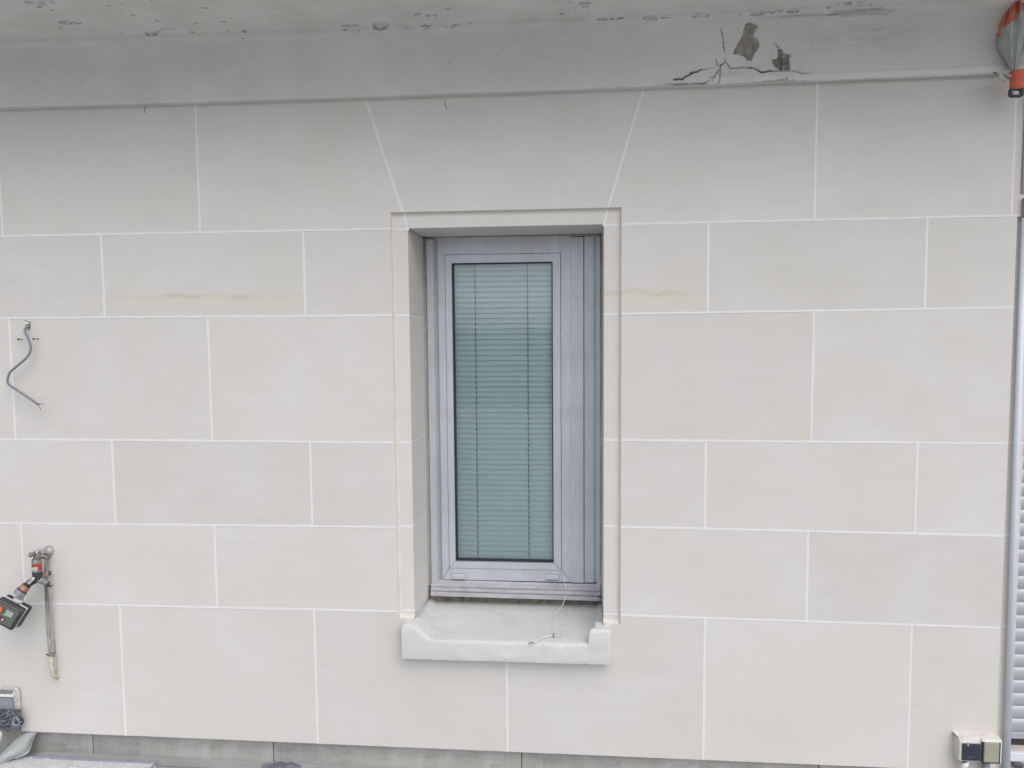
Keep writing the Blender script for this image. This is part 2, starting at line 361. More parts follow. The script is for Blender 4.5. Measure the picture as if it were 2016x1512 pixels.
# ------------------------------------------------------------------ stone wall
Z0 = CAM_H                            # measured heights below are relative to the eye
WX0, WX1 = -2.95, 2.95
OX0, OX1, OZT, OZB = -.5350, .0735, .3105, -.958     # window opening
BX0, BX1, BZT, BZB = -.5860, .1258, .3610, -.9330    # shallow rebated band round it
RX0 = 1.262; RO0 = 1.312; RO1 = 2.25; RX1 = 2.30     # second opening (band edge, opening edges, band edge)
BD, RD = .013, .285                                   # band recess, reveal depth
BOT = -1.3665; TOP = .76
HJ = {1: (.3120, .3105, .3110, .3130), 2: (.0450, .0432, .0400, .0482), 3: (-.3570, -.3602, -.3492, -.3526), 4: (-.6410, -.6335, -.6215, -.6312), 5: (-.9155, -.9112, -.9040, -.9135)}
def hz(k, x):
    """height of bed joint k at x"""
    if k == 0: return TOP
    if k == 6: return BOT
    a, b, c_, d = HJ[k]
    if x < BX0: return a+(b-a)*(x+1.9)/(1.9+BX0)
    if x > BX1: return c_+(d-c_)*(x-BX1)/(1.28-BX1)
    if k == 1: return b+(c_-b)*(x-BX0)/(BX1-BX0)
    return a+(b-a)*(x+1.9)/(1.9+BX0) if x < -.25 else c_+(d-c_)*(x-BX1)/(1.28-BX1)
VJ = {1: [-2.55, -1.8757, -1.2045, 'KL', 'KR', .6925, 1.2457, 1.93, 2.6], 2: [-2.21, -1.538, -.867, .3848, 1.013, 2.62],
      3: [-2.545, -1.871, -1.190, .696, 2.75], 4: [-2.205, -1.534, -.8637, .3835, 1.005, 2.6], 5: [-2.54, -1.870, -1.194, .6933, 2.75],
      6: [-2.2, -1.534, -.8656, -.235, .3867, 1.005, 2.6]}
def vx(j, z):
    if j == 'KL': return -.6568+( -.5316+.6568)*(z-.7038)/(.3110-.7038)
    if j == 'KR': return .187+(.0703-.187)*(z-.7004)/(.3100-.7004)
    return j
wall = thing('stone_wall', 'pale cream limestone block wall with white mortar joints around the window', 'wall', (0, 0, 0))
def clip(P, f):
    """keep the part of polygon P where f(p) >= 0 (f linear)"""
    out = []
    for i in range(len(P)):
        a, b = P[i], P[(i+1) % len(P)]; fa, fb = f(a), f(b)
        if fa >= 0: out.append(a)
        if (fa >= 0) != (fb >= 0):
            t = fa/(fa-fb); out.append((a[0]+(b[0]-a[0])*t, a[1]+(b[1]-a[1])*t))
    return out
def region(P, x0, x1, z0, z1):
    for f in (lambda p: p[0]-x0, lambda p: x1-p[0], lambda p: p[1]-z0, lambda p: z1-p[1]):
        if len(P) < 3: return []
        P = clip(P, f)
    if len(P) < 3: return []
    A = abs(sum(P[i][0]*P[(i+1) % len(P)][1]-P[(i+1) % len(P)][0]*P[i][1] for i in range(len(P))))/2
    return P if A > 1e-5 else []
BIG = 9
CELLS = [(-BIG, BX0, -BIG, BIG, 0), (BX0, BX1, BZT, BIG, 0), (BX0, OX0-.001, -BIG, BZB, 0), (OX1+.001, BX1, -BIG, BZB, 0), (OX0-.001, OX1+.001, -BIG, -1.0, 0), (BX1, RX0, -BIG, BIG, 0),
         (BX0, OX0, BZB, BZT, BD), (OX1, BX1, BZB, BZT, BD), (OX0, OX1, OZT, BZT, BD),
         (RX0, RX1, .3125, BIG, 0), (RX0, RO0, -BIG, .3125, BD), (RO1, RX1, -BIG, .3125, BD), (RX1, BIG, -BIG, BIG, 0)]
G = .0022
def add_stone(P, mat=M_STONE):
    xs = [p[0] for p in P]; zs = [p[1] for p in P]
    mb = MB(); band = []
    jit = random.uniform(-.0004, .0005)
    for (x0, x1, z0, z1, d) in CELLS:
        Q = region(P, x0, x1, z0, z1)
        if not Q: continue
        y0 = d+(jit if d == 0 else 0)
        nf = len(mb.f)
        mb.prism([(x, y0, z+Z0) for x, z in Q], None, (0, RD-y0 -.02, 0))
        band += [1 if d else 0]*(len(mb.f)-nf)
    if not mb.v: return
    o = mb.build('stone_block', [mat, M_CREAM if mat is M_STONE else M_STAIN], wall, org=(min(xs), 0, min(zs)+Z0)); o.data.polygons.foreach_set('material_index', band)
    bm = bmesh.new(); bm.from_mesh(o.data); bmesh.ops.recalc_face_normals(bm, faces=bm.faces[:]); bm.to_mesh(o.data); bm.free()
    return o
for k in range(1, 7):
    js = [WX0]+VJ[k]+[WX1]
    for a, b in zip(js, js[1:]):
        # the block's four corners, inset by half a joint
        mid_t = hz(k-1, 0); 
        def corner(j, s, kk, off):
            z = hz(kk, vx(j, 0.5)+s*.01)+off; return (vx(j, z)+s*(G if j not in (WX0, WX1) else 0), z)
        to = -G if k > 1 else 0; bo = G if k < 6 else 0
        P = [corner(a, 1, k, bo), corner(b, -1, k, bo), corner(b, -1, k-1, to), corner(a, 1, k-1, to)]
        if not isinstance(a, str) and not isinstance(b, str) and k in (2, 3, 4, 5) and a < -.6 and b > .2:
            # course interrupted by the window: left and right blocks
            xm = -.2
            lf = (lambda q_: HJ[q_][0]+(HJ[q_][1]-HJ[q_][0])*(xm+1.9)/(1.9+BX0)); rf_ = (lambda q_: HJ[q_][2]+(HJ[q_][3]-HJ[q_][2])*(xm-BX1)/(1.28-BX1))
            L = [P[0], (xm, lf(k)+bo), (xm, lf(k-1)+to), P[3]]
            R = [(xm, rf_(k)+bo), P[1], P[2], (xm, rf_(k-1)+to)]
            add_stone(L); add_stone(R, M_STAIN if k == 2 else M_STONE)
        else:
            add_stone(P, M_STAIN if (k == 2 and abs(a+1.538) < .01) else M_STONE)
# core of the wall behind the blocks
core = MB()
core.box(WX0, OX0-.004, .020, .262, BOT+Z0+.002, TOP+Z0); core.box(OX1+.004, RO0-.004, .020, .262, BOT+Z0+.002, TOP+Z0)
core.box(OX0-.004, OX1+.004, .020, .262, OZT+Z0+.004, TOP+Z0); core.box(OX0-.004, OX1+.004, .020, .262, BOT+Z0+.002, -1.02+Z0)
core.box(RO0-.004, RO1+.004, .020, .262, .3125+Z0+.004, TOP+Z0); core.box(RO1+.004, WX1, .020, .262, BOT+Z0+.002, TOP+Z0)
core.build('wall_core', M_MORTAR, wall, org=(0, 0, 0))
core = MB().box(WX0-.5, WX1+.5, .262+.13, .62, -.3, 2.6).build('wall_backing', M_DARK, wall, org=(0, 0, 0))
# mortar joints: thin ragged ribbons pressed over the gaps
def ribbon(pts, hw, nrm, lift):
    """pts: polyline on a plane with normal nrm, one ragged strip following it"""
    nrm = Vector(nrm); mb = MB(); out = []
    P = [Vector(p) for p in pts]; L = []
    for a, b in zip(P, P[1:]):
        n = max(1, int((b-a).length/.007)); L += [a.lerp(b, i/n) for i in range(n)]
    L.append(P[-1]); V = []; F = []; sd_ = random.uniform(0, 99)
    for i, p_ in enumerate(L):
        t = (L[min(i+1, len(L)-1)]-L[max(i-1, 0)]).normalized(); s = t.cross(nrm).normalized()
        q = p_*55; 
        wl = hw*(1+.28*mn.noise(Vector((q.x+q.z, sd_, 0)))+.16*random.uniform(-1, 1)); wr = hw*(1+.28*mn.noise(Vector((q.x+q.z, sd_+9, 3)))+.16*random.uniform(-1, 1))
        V += [p_+s*wl-nrm*.003, p_+s*wl*.92+nrm*lift, p_-s*wr*.92+nrm*lift, p_-s*wr-nrm*.003]
    for i in range(len(L)-1):
        for k in range(3): F.append((i*4+k, i*4+k+1, (i+1)*4+k+1, (i+1)*4+k))
    return mb.add(V, F)
JW = .0034
def joint(mb): 
    return mb.build('mortar_joint', M_MORTAR, wall)
YN = (0, -1, 0)
def hrun(k, x0, x1, y, n=10):
    return [(x0+(x1-x0)*i/n, y, hz(k, min(max(x0+(x1-x0)*i/n, -9), 9))+Z0) for i in range(n+1)]
for k in range(1, 6):
    e = 1e-4
    joint(ribbon(hrun(k, WX0, BX0-e, 0), JW, YN, .0007))
    # step into the rebated band and round the reveal
    zl = hz(k, BX0-e)+Z0; zr = hz(k, BX1+e)+Z0
    if k > 1:
        joint(ribbon([(BX0, BD, zl-.001), (OX0+.0005, BD, zl-.001)], JW, YN, .0006))
        joint(ribbon([(OX1-.0005, BD, zr-.001), (BX1, BD, zr-.001)], JW, YN, .0006))
        joint(ribbon([(OX0, BD+.001, zl-.001), (OX0, RD-.012, zl-.001)], JW*.7, (1, 0, 0), .0003))
        joint(ribbon([(OX1, BD+.001, zr-.001), (OX1, RD-.012, zr-.001)], JW*.7, (-1, 0, 0), .0003))
    else:
        joint(ribbon([(BX0, BD, zl-.001), (OX0+.004, BD, zl-.001)], JW, YN, .0006))
        joint(ribbon([(OX1-.004, BD, zr-.001), (BX1, BD, zr-.001)], JW, YN, .0006))
    joint(ribbon(hrun(k, BX1+e, RX0 if k > 1 else WX1, 0), JW, YN, .0007))
    if k > 1: joint(ribbon([(RX0, BD, hz(k, 1.28)+Z0), (RO0, BD, hz(k, 1.28)+Z0)], JW, YN, .0006))
    if k > 1: joint(ribbon(hrun(k, RX1, WX1, 0), JW, YN, .0007))
for k in range(1, 7):
    for j in VJ[k]:
        x_ = vx(j, .5)
        zt = hz(k-1, vx(j, hz(k-1, x_))+(.0))+Z0; zb_ = hz(k, x_)+Z0
        if j == 'KL':
            ze = BZT+Z0
            joint(ribbon([(vx(j, zt-Z0), 0, zt), (vx(j, ze-Z0), 0, ze)], JW, YN, .0004)); joint(ribbon([(vx(j, ze-Z0)+.001, BD, ze), (OX0+.001, BD, OZT+Z0)], JW, YN, .0004))
        elif j == 'KR':
            ze = BZT+Z0
            joint(ribbon([(vx(j, zt-Z0), 0, zt), (vx(j, ze-Z0), 0, ze)], JW, YN, .0004)); joint(ribbon([(vx(j, ze-Z0)-.001, BD, ze), (OX1-.001, BD, OZT+Z0)], JW, YN, .0004))
        else:
            if j == -.235: zt = -1.02+Z0
            joint(ribbon([(x_, 0, zt-.001 if k > 1 else zt), (x_, 0, zb_+.001 if k < 6 else zb_)], JW, YN, .0004))
# small concave fillets where the band steps back
def fillet(p0, p1, inward, name='rebate_fillet', w=.0105):
    p0, p1, q_ = Vector(p0), Vector(p1), Vector(inward); V = []; F = []; n = max(2, int((p1-p0).length/.02)); m_ = 5
    for i in range(n+1):
        b_ = p0.lerp(p1, i/n); ww = w*(1+.25*mn.noise(b_*14))
        for k in range(m_+1):
            a_ = math.pi/2*k/m_
            V.append(b_+q_*(ww*(1-math.cos(a_)))+Vector((0, .0004+(BD-.0006)*math.sin(a_), 0)))
    for i in range(n):
        for k in range(m_): F.append((i*(m_+1)+k, i*(m_+1)+k+1, (i+1)*(m_+1)+k+1, (i+1)*(m_+1)+k))
    mesh(name, V, F, M_TAN, wall, True)
fillet((BX0, 0, BZB+Z0), (BX0, 0, BZT+Z0), (1, 0, 0)); fillet((BX1, 0, BZB+Z0), (BX1, 0, BZT+Z0), (-1, 0, 0)); fillet((BX0+.003, 0, BZT+Z0), (BX1-.003, 0, BZT+Z0), (0, 0, -1), w=.005)
fillet((BX0+.003, 0, BZB+Z0), (OX0+.001, 0, BZB+Z0), (0, 0, 1), w=.012); fillet((OX1-.001, 0, BZB+Z0), (BX1-.003, 0, BZB+Z0), (0, 0, 1), w=.012)
fillet((RX0, 0, BOT+Z0), (RX0, 0, .31+Z0), (1, 0, 0), w=.012)
# ragged lower edge of the facing
V = []; F = []; n = 900
for i in range(n+1):
    x_ = WX0+(RO0-WX0)*i/n; h = .0022+.0022*mn.noise(Vector((x_*16, 3, 0)))+.0012*mn.noise(Vector((x_*60, 7, 0)))
    V += [(x_, .0006, BOT+Z0+.004), (x_, .0002, BOT+Z0-h*.4), (x_, .006, BOT+Z0-h)]
for i in range(n):
    F += [(i*3, i*3+1, i*3+4, i*3+3), (i*3+1, i*3+2, i*3+5, i*3+4)]
mesh('ragged_edge', V, F, M_STONE, wall, True, (0, 0, BOT+Z0))
# hairline cracks and scuffs
for pts, r in (([(877, 198), (876, 203), (878, 209), (880, 215)], .0006), ([(288, 208), (285, 214), (284, 219), (287, 223)], .0006)):
    MB().tube(catmull([at(u, v, -.0006) for u, v in pts], 4), r, 6).build('hairline_crack', M_STEEL, wall)
MB().tube(catmull([at(u, v, -.0006) for u, v in [(1212, 184), (1215, 179), (1219, 176)]], 4), .0012, 6).build('plaster_drip', M_WHITE, wall)

# plinth under the facing, set back
pl = thing('plinth', 'weathered grey concrete plinth recessed below the pale stone wall', 'wall base', (0, .03, 0))
xs = [WX0, at(183, 1465, .03).x, at(538, 1470, .03).x, at(1027, 1490, .03).x, .75, WX1]
for a, b in zip(xs, xs[1:]):
    MB().box(a+.0013, b-.0013, .030, .27, -.02, BOT+Z0+.0015, .0015).build('concrete_panel', M_PLINTH, pl)
MB().box(WX0, WX1, .034, .26, -.01, BOT+Z0).build('joint_backing', M_DARK, pl)
fs = MB(); V = []; F = []; n = 260
for i in range(n+1):
    x_ = WX0+(WX1-WX0)*i/n; e = .003*mn.noise(Vector((x_*5, 0, 0)))
    V += [(x_, .0292, .004+e*.3), (x_, .024+e, .0035), (x_, .012+e, .003), (x_, -.02, .0025)]
for i in range(n):
    for k in range(3): F.append((i*4+k, i*4+k+1, i*4+k+5, i*4+k+4))
mesh('membrane_upstand', V, F, M_GROUND, pl, True)

# ------------------------------------------------------------------ cornice (cove moulding, soffit, roof slab)
MARKS = json.loads('''{"patches":[[[0.4683,0.2106],[0.4827,0.2113],[0.5035,0.2012],[0.5011,0.192],[0.496,0.1854],[0.4964,0.1705],[0.5079,0.164],[0.5157,0.1533],[0.5161,0.1433],[0.5073,0.1339],[0.5018,0.1238],[0.4966,0.1081],[0.4859,0.1073],[0.4766,0.1192],[0.4611,0.1255],[0.4438,0.1276],[0.4452,0.1363],[0.4486,0.1461],[0.4536,0.1581],[0.4626,0.1701],[0.4643,0.1869],[0.4686,0.1984]],[[0.5708,0.1351],[0.5836,0.1347],[0.587,0.1226],[0.605,0.1196],[0.6031,0.1077],[0.6068,0.0952],[0.6046,0.0765],[0.5812,0.0765],[0.5703,0.0844],[0.557,0.0974],[0.5555,0.1077],[0.569,0.109],[0.5714,0.1209]],[[0.4779,0.0445],[0.4949,0.0457],[0.5589,0.0489],[0.6013,0.058],[0.6015,0.0526],[0.5888,0.0489],[0.6704,0.0445],[0.5682,0.0445],[0.5253,0.0445]],[[0.2031,0.0526],[0.2646,0.0526],[0.3519,0.0508],[0.361,0.0445],[0.3087,0.0445],[0.2561,0.0445]],[[0.1113,0.0485],[0.1348,0.0477],[0.1304,0.0453],[0.1238,0.0445],[0.1176,0.0449]]],"cracks":[[[0.2775,0.0653,0.00651],[0.2993,0.0653,0.00558],[0.325,0.0796,0.00465],[0.351,0.0874,0.00372],[0.3811,0.093,0.00186],[0.3898,0.0917,0.00093]],[[0.3931,0.1162,0.0014],[0.4004,0.0978,0.0014]],[[0.4211,0.1158,0.00186],[0.4228,0.1069,0.00279],[0.409,0.0995,0.00372],[0.4064,0.087,0.00279],[0.4009,0.0809,0.00233],[0.3906,0.0671,0.00186],[0.3812,0.0635,0.00093]],[[0.4228,0.1069,0.00186],[0.4305,0.0987,0.00233],[0.4352,0.09,0.00279],[0.4674,0.0909,0.00279],[0.5018,0.0874,0.00372],[0.517,0.0805,0.00372],[0.5278,0.0744,0.00558],[0.5492,0.077,0.00372],[0.5705,0.0761,0.00279],[0.6218,0.0729,0.00233],[0.6435,0.0671,0.00186],[0.6649,0.0635,0.00093]],[[0.4086,0.0848,0.00233],[0.4072,0.058,0.00186],[0.4027,0.0445,0.00233]],[[0.352,0.0477,0.00465],[0.3649,0.0526,0.00279],[0.3865,0.058,0.0014]],[[0.5584,0.1497,0.00093],[0.5706,0.1372,0.00093]],[[0.4012,0.1995,0.0007],[0.4107,0.1682,0.00093],[0.4175,0.1355,0.0007]],[[0.2646,0.0526,0.0014],[0.3083,0.0508,0.0014],[0.352,0.0477,0.00186]],[[0.5785,0.1226,0.00279],[0.5832,0.1004,0.00326],[0.5811,0.08,0.00233]]],"flakes":[[-1.4387,0.5062,0.0395,0.0183],[-1.4621,0.4728,0.0079,0.0043],[-1.4546,0.3685,0.0237,0.0161],[-1.4264,0.3567,0.0079,0.0043],[-1.5007,0.3352,0.0042,0.0043],[-1.443,0.4481,0.0053,0.0032],[-1.5101,0.4545,0.0032,0.0032],[-1.39,0.4287,0.0032,0.0032],[-1.2646,0.5008,0.0079,0.0043],[-1.2677,0.4642,0.0079,0.0043],[-1.2254,0.4771,0.0079,0.0065],[-1.2437,0.4438,0.0042,0.0032],[-1.2409,0.4008,0.0074,0.0054],[-1.1938,0.3599,0.0063,0.0097],[-1.166,0.4771,0.0026,0.0043],[-1.1251,0.4868,0.0132,0.0054],[-1.015,0.432,0.0063,0.0043],[-1.0941,0.3287,0.0084,0.0065],[-1.0062,0.3373,0.0095,0.0043],[-1.0241,0.2728,0.0063,0.0044],[-0.977,0.2727,0.0042,0.0066],[-0.8854,0.304,0.0026,0.0032],[-0.7425,0.257,0.0037,0.0024],[-1.3534,0.2761,0.0053,0.0032],[-1.306,0.3062,0.0042,0.0032],[-1.2989,0.266,0.0063,0.002],[-1.2618,0.2737,0.0184,0.0077],[-1.2337,0.2836,0.0079,0.0108],[-1.1955,0.2997,0.021,0.0097],[-1.1343,0.2732,0.0063,0.0039],[-0.9934,0.2412,0.0037,0.0046],[-0.6587,0.2804,0.0237,0.0097],[-0.6772,0.2634,0.0074,0.0031],[-0.6298,0.259,0.0095,0.0024],[-0.5691,0.2769,0.021,0.0196],[-0.4962,0.259,0.0095,0.0024],[-0.4498,0.3341,0.0095,0.0075],[-0.4128,0.3244,0.0158,0.0108],[-0.4021,0.3051,0.0021,0.0043],[-0.3573,0.361,0.0084,0.0086],[-0.4338,0.2655,0.0147,0.0038],[-0.4298,0.2542,0.0158,0.003],[-0.3707,0.2569,0.0137,0.0033],[-0.3508,0.2643,0.0074,0.0045],[-0.3098,0.2671,0.0047,0.0022],[-0.0249,0.3675,0.0105,0.0043],[0.0152,0.3578,0.0184,0.0118],[0.013,0.3341,0.0105,0.0054],[-0.0478,0.2943,0.0063,0.0043],[0.0231,0.2782,0.0053,0.0032],[-0.011,0.3169,0.0032,0.0032],[-0.0147,0.2714,0.0021,0.0035],[0.0099,0.2593,0.0042,0.002],[-0.0277,0.2538,0.0021,0.002],[0.0651,0.2619,0.0147,0.005],[0.1019,0.2611,0.0184,0.0059],[0.1948,0.2576,0.0184,0.0099],[0.197,0.2535,0.0203,0.0113],[0.2387,0.2558,0.0113,0.0037],[0.335,0.2585,0.0248,0.0089],[0.3723,0.2554,0.0018,0.002],[0.4421,0.2533,0.0081,0.0036],[0.4917,0.2528,0.018,0.0105],[0.5178,0.2579,0.018,0.0023],[0.552,0.261,0.0158,0.0023],[0.5846,0.2577,0.0158,0.0075],[0.5332,0.2502,0.0054,0.0031],[0.6788,0.2645,0.0045,0.0039],[0.729,0.2738,0.009,0.0055],[0.7039,0.2706,0.0036,0.0022],[0.7567,0.2737,0.0054,0.0035],[0.7873,0.2644,0.0054,0.002]],"dots":[[-1.6389,0.1732],[-1.556,0.1196],[-1.1988,0.1429],[-1.1398,0.1069],[-0.9916,0.1051],[-0.9748,0.131],[-1.4553,0.0822],[-0.8095,0.0787],[-0.3887,0.1351],[-0.67,0.0987],[-0.4551,0.0913],[0.1579,0.1272],[0.1697,0.0978],[0.0344,0.1537],[-0.3117,0.1412],[-0.2434,0.1533],[-0.2429,0.0671],[0.0737,0.0481],[0.084,0.0481],[-0.1041,0.0445],[0.1579,0.1268],[0.1695,0.0978],[0.4837,0.1],[0.5547,0.2047],[0.7615,0.181],[0.6608,0.1537],[0.8484,0.0839],[0.9154,0.0943],[0.5545,0.1297],[0.4687,0.1565]],"smudge":[[0.6837,0.2281],[0.6999,0.2533],[0.7398,0.2533],[0.8188,0.2553],[0.8608,0.238],[0.8637,0.2204],[0.837,0.2167],[0.7904,0.2231],[0.7355,0.2181]],"smudge2":[[0.6866,0.2187],[0.7531,0.214],[0.8391,0.1991],[0.886,0.1792],[0.8896,0.1272],[0.8162,0.1188],[0.7258,0.1624]]}''')
cor = thing('cornice', 'grey painted concave cornice with cracks, peeling paint and bare patches above the wall', 'cornice', (0, 0, CAM_H+.706))
prof = [(.02, 0), (-.0270, 0), (-.0282, .001), (-.0287, .004), (-.0289, .018), (-.029, .031)]
for i in range(1, 41):
    a = math.pi/2*i/40; prof.append((-.121+.092*math.cos(a), .031+.122*math.sin(a)))
prof += [(-.128, .1535), (-.131, .155), (-.133, .158), (-.134, .162), (-.137, .165), (-.142, .166), (-.43, .166)]
PR = np.array(prof); PS = np.concatenate([[0], np.cumsum(np.hypot(*np.diff(PR, axis=0).T))])
ss = np.concatenate([np.linspace(0, .04, 4, endpoint=False), np.arange(.04, .47, .0026), np.linspace(.47, PS[-1], 12)])
xx = np.concatenate([np.linspace(WX0, -2.0, 20, endpoint=False), np.arange(-2.0, .3, .0034), np.arange(.3, .74, .0020), np.arange(.74, 1.35, .0034), np.linspace(1.36, WX1, 24)])
nx_, ns_ = len(xx), len(ss)
Xg, Sg = np.meshgrid(xx, ss, indexing='ij')
Yp = np.interp(Sg, PS, PR[:, 0]); Zp = np.interp(Sg, PS, PR[:, 1])
ty = np.interp(Sg+.001, PS, PR[:, 0])-np.interp(Sg-.001, PS, PR[:, 0]); tz = np.interp(Sg+.001, PS, PR[:, 1])-np.interp(Sg-.001, PS, PR[:, 1])
tl = np.hypot(ty, tz)+1e-9; ny_ = -tz/tl; nz_ = ty/tl      # outward normal (towards the viewer / down)
def vnoise(x, y, seed):
    rng = np.random.RandomState(seed); T = rng.rand(256, 256)
    xi = np.floor(x).astype(int); yi = np.floor(y).astype(int); fx = x-xi; fy = y-yi
    fx = fx*fx*(3-2*fx); fy = fy*fy*(3-2*fy)
    g_ = lambda a, b: T[a % 256, b % 256]
    return (g_(xi, yi)*(1-fx)+g_(xi+1, yi)*fx)*(1-fy)+(g_(xi, yi+1)*(1-fx)+g_(xi+1, yi+1)*fx)*fy
def fbm(x, y, seed): return sum(vnoise(x*2**k, y*2**k, seed+k)/2**k for k in range(4))/1.875
wob1 = (fbm(Xg*120, Sg*120, 3)-.5)*.006; wob2 = (fbm(Xg*120, Sg*120, 13)-.5)*.006
Xw, Sw = Xg+wob1, Sg+wob2
def inpoly(P):
    r = np.zeros(Xg.shape, bool); n = len(P)
    for i in range(n):
        (x1, y1), (x2, y2) = P[i], P[(i+1) % n]
        if y1 == y2: continue
        c_ = ((y1 > Sw) != (y2 > Sw)) & (Xw < (x2-x1)*(Sw-y1)/(y2-y1)+x1); r ^= c_
    return r
def smst0(t): t = np.clip(t, 0, 1); return t*t*(3-2*t)
disp = (fbm(Xg*9, Sg*9, 31)-.5)*.003+(fbm(Xg*40, Sg*40, 41)-.5)*.0008
cR = np.zeros(Xg.shape); cG = np.zeros(Xg.shape); cB = np.zeros(Xg.shape); cA = np.zeros(Xg.shape)
for i, P in enumerate(MARKS['patches']):
    mk_ = inpoly(P)
    cR[mk_] = [1, 1, .75, .35, .2][i]; disp[mk_] -= [.004, .008, .004, .0015, .006][i]
    disp[mk_] += ((fbm(Xg*150, Sg*150, 51)-.5)*.004)[mk_]
    if i == 1: cG[mk_] = .35*(fbm(Xg*90, Sg*60, 61)[mk_] > .5)
    if i == 4: cG[mk_] = .85
def segd(P, i, wx=0, wy=0):
    (x1, y1), (x2, y2) = P[i][:2], P[i+1][:2]; dx, dy = x2-x1, y2-y1
    t = np.clip(((Xw-x1)*dx+(Sw-y1)*dy)/(dx*dx+dy*dy+1e-12), 0, 1)
    return np.hypot(Xw-x1-t*dx, Sw-y1-t*dy), t
for P in MARKS['cracks']:
    for i in range(len(P)-1):
        d, t = segd(P, i); wd = np.maximum((P[i][2]*(1-t)+P[i+1][2]*t)*.5, .0011)
        k_ = np.clip(1.35-d/wd, 0, 1); cG = np.maximum(cG, k_*np.clip(wd/.0020, .35, 1)); disp -= k_*.006; disp += .0013*np.exp(-((d-wd*1.6)/.0022)**2)
        cB = np.maximum(cB, .3*np.clip(1-d/(wd*5), 0, 1))
rf = random.Random(5)
for x0, s0, rx, rs in MARKS['flakes']:
    rx = max(rx, .003); rs = max(rs, .0022)
    u_ = (Xw-x0)/rx; v_ = (Sg+wob2*.6-s0)/rs; d = np.hypot(u_, v_+.25*u_*u_)+(fbm(Xg*75+x0*31, Sg*95, 79)-.5)*.5
    ins = d < 1
    disp[ins] -= min(.0035, rs*.5)
    cR = np.maximum(cR, ins*rf.uniform(.10, .45)*np.clip(fbm(Xg*160, Sg*160, 71)*2.2-.5, 0, 1))
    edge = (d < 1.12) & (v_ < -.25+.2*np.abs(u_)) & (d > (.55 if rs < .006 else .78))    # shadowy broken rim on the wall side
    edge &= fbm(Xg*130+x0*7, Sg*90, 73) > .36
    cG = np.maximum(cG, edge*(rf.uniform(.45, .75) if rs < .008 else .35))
    cB = np.maximum(cB, np.clip(1.9-d*.8, 0, 1)*.55*(~ins))
for x0, s0 in MARKS['dots']:
    d = np.hypot(Xg-x0, Sg-s0); k_ = np.clip(1.5-d/.0019, 0, 1); cG = np.maximum(cG, k_*.45); disp -= k_*.0012
for nm, am in (('smudge', 1), ): 
    mk_ = inpoly(MARKS[nm]); cA[mk_] = np.maximum(cA[mk_], am)
cA = np.maximum(cA, .45*np.exp(-((Xg-.82)/.14)**2-((Sg-.165)/.04)**2)); cA = np.maximum(cA, .8*np.exp(-((Xg-.70)/.16)**4-((Sg-.232)/.009)**2))
cA = np.maximum(cA, .35*np.exp(-((Xg-.44)/.05)**2-((Sg-.075)/.012)**2))
# paler lip and old joint side; light on the lower cove is painted in
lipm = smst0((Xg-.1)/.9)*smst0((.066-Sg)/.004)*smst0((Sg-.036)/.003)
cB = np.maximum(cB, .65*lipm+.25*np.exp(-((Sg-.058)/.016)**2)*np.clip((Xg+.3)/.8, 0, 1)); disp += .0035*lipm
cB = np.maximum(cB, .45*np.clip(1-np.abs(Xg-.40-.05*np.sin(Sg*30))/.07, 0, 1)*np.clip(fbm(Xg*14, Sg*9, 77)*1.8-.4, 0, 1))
lip = np.clip(1-np.abs(Sg-.042)/.006, 0, 1)*(fbm(Xg*45, Sg*10, 91)-.5)*.0035
Zb = .7052+.003*(Xg+.3)**2+CAM_H
Yv = Yp+ny_*disp; Zv = Zb+Zp+nz_*disp+lip
Zv += np.clip((Sg-.08)/.15, 0, 1)*np.clip(-(Xg+.7), 0, 2)*.004       # the old moulding is not quite true
V = np.stack([Xg, Yv, Zv], -1).reshape(-1, 3)-np.array(ORG[cor.name])
ii = (np.arange(nx_-1)[:, None]*ns_+np.arange(ns_-1)[None, :]).ravel()
F = np.stack([ii, ii+1, ii+ns_+1, ii+ns_], 1)
me = bpy.data.meshes.new('moulding'); me.vertices.add(len(V)); me.vertices.foreach_set('co', V.ravel())
me.loops.add(F.size); me.loops.foreach_set('vertex_index', F.ravel().astype(np.int32))
me.polygons.add(len(F)); me.polygons.foreach_set('loop_start', np.arange(0, F.size, 4, dtype=np.int32)); me.polygons.foreach_set('loop_total', np.full(len(F), 4, np.int32))
me.update(calc_edges=True); me.polygons.foreach_set('use_smooth', np.ones(len(F), bool))
ca = me.color_attributes.new('wear_and_light', 'FLOAT_COLOR', 'POINT'); ca.data.foreach_set('color', np.stack([cR, cG, cB, cA], -1).reshape(-1).astype(np.float32))
sf = np.clip((Sg-.222+(fbm(Xg*30, Sg*30, 97)-.5)*.006)/.008, 0, 1); ca = me.color_attributes.new('soffit', 'FLOAT_COLOR', 'POINT'); ca.data.foreach_set('color', np.stack([sf, sf, sf, sf*0+1], -1).reshape(-1).astype(np.float32))
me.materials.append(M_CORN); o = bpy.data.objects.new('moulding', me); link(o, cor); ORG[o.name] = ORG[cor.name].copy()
MB().box(WX0, WX1, -.43, .6, CAM_H+.905, CAM_H+1.08).build('roof_slab', M_CORN, cor)
MB().box(WX0, WX1, -.433, -.41, CAM_H+.865, CAM_H+1.10).build('roof_fascia', M_CORN, cor)
MB().box(WX0, WX1, .002, .6, CAM_H+.745, CAM_H+.903).build('cornice_core', M_PLINTH, cor)

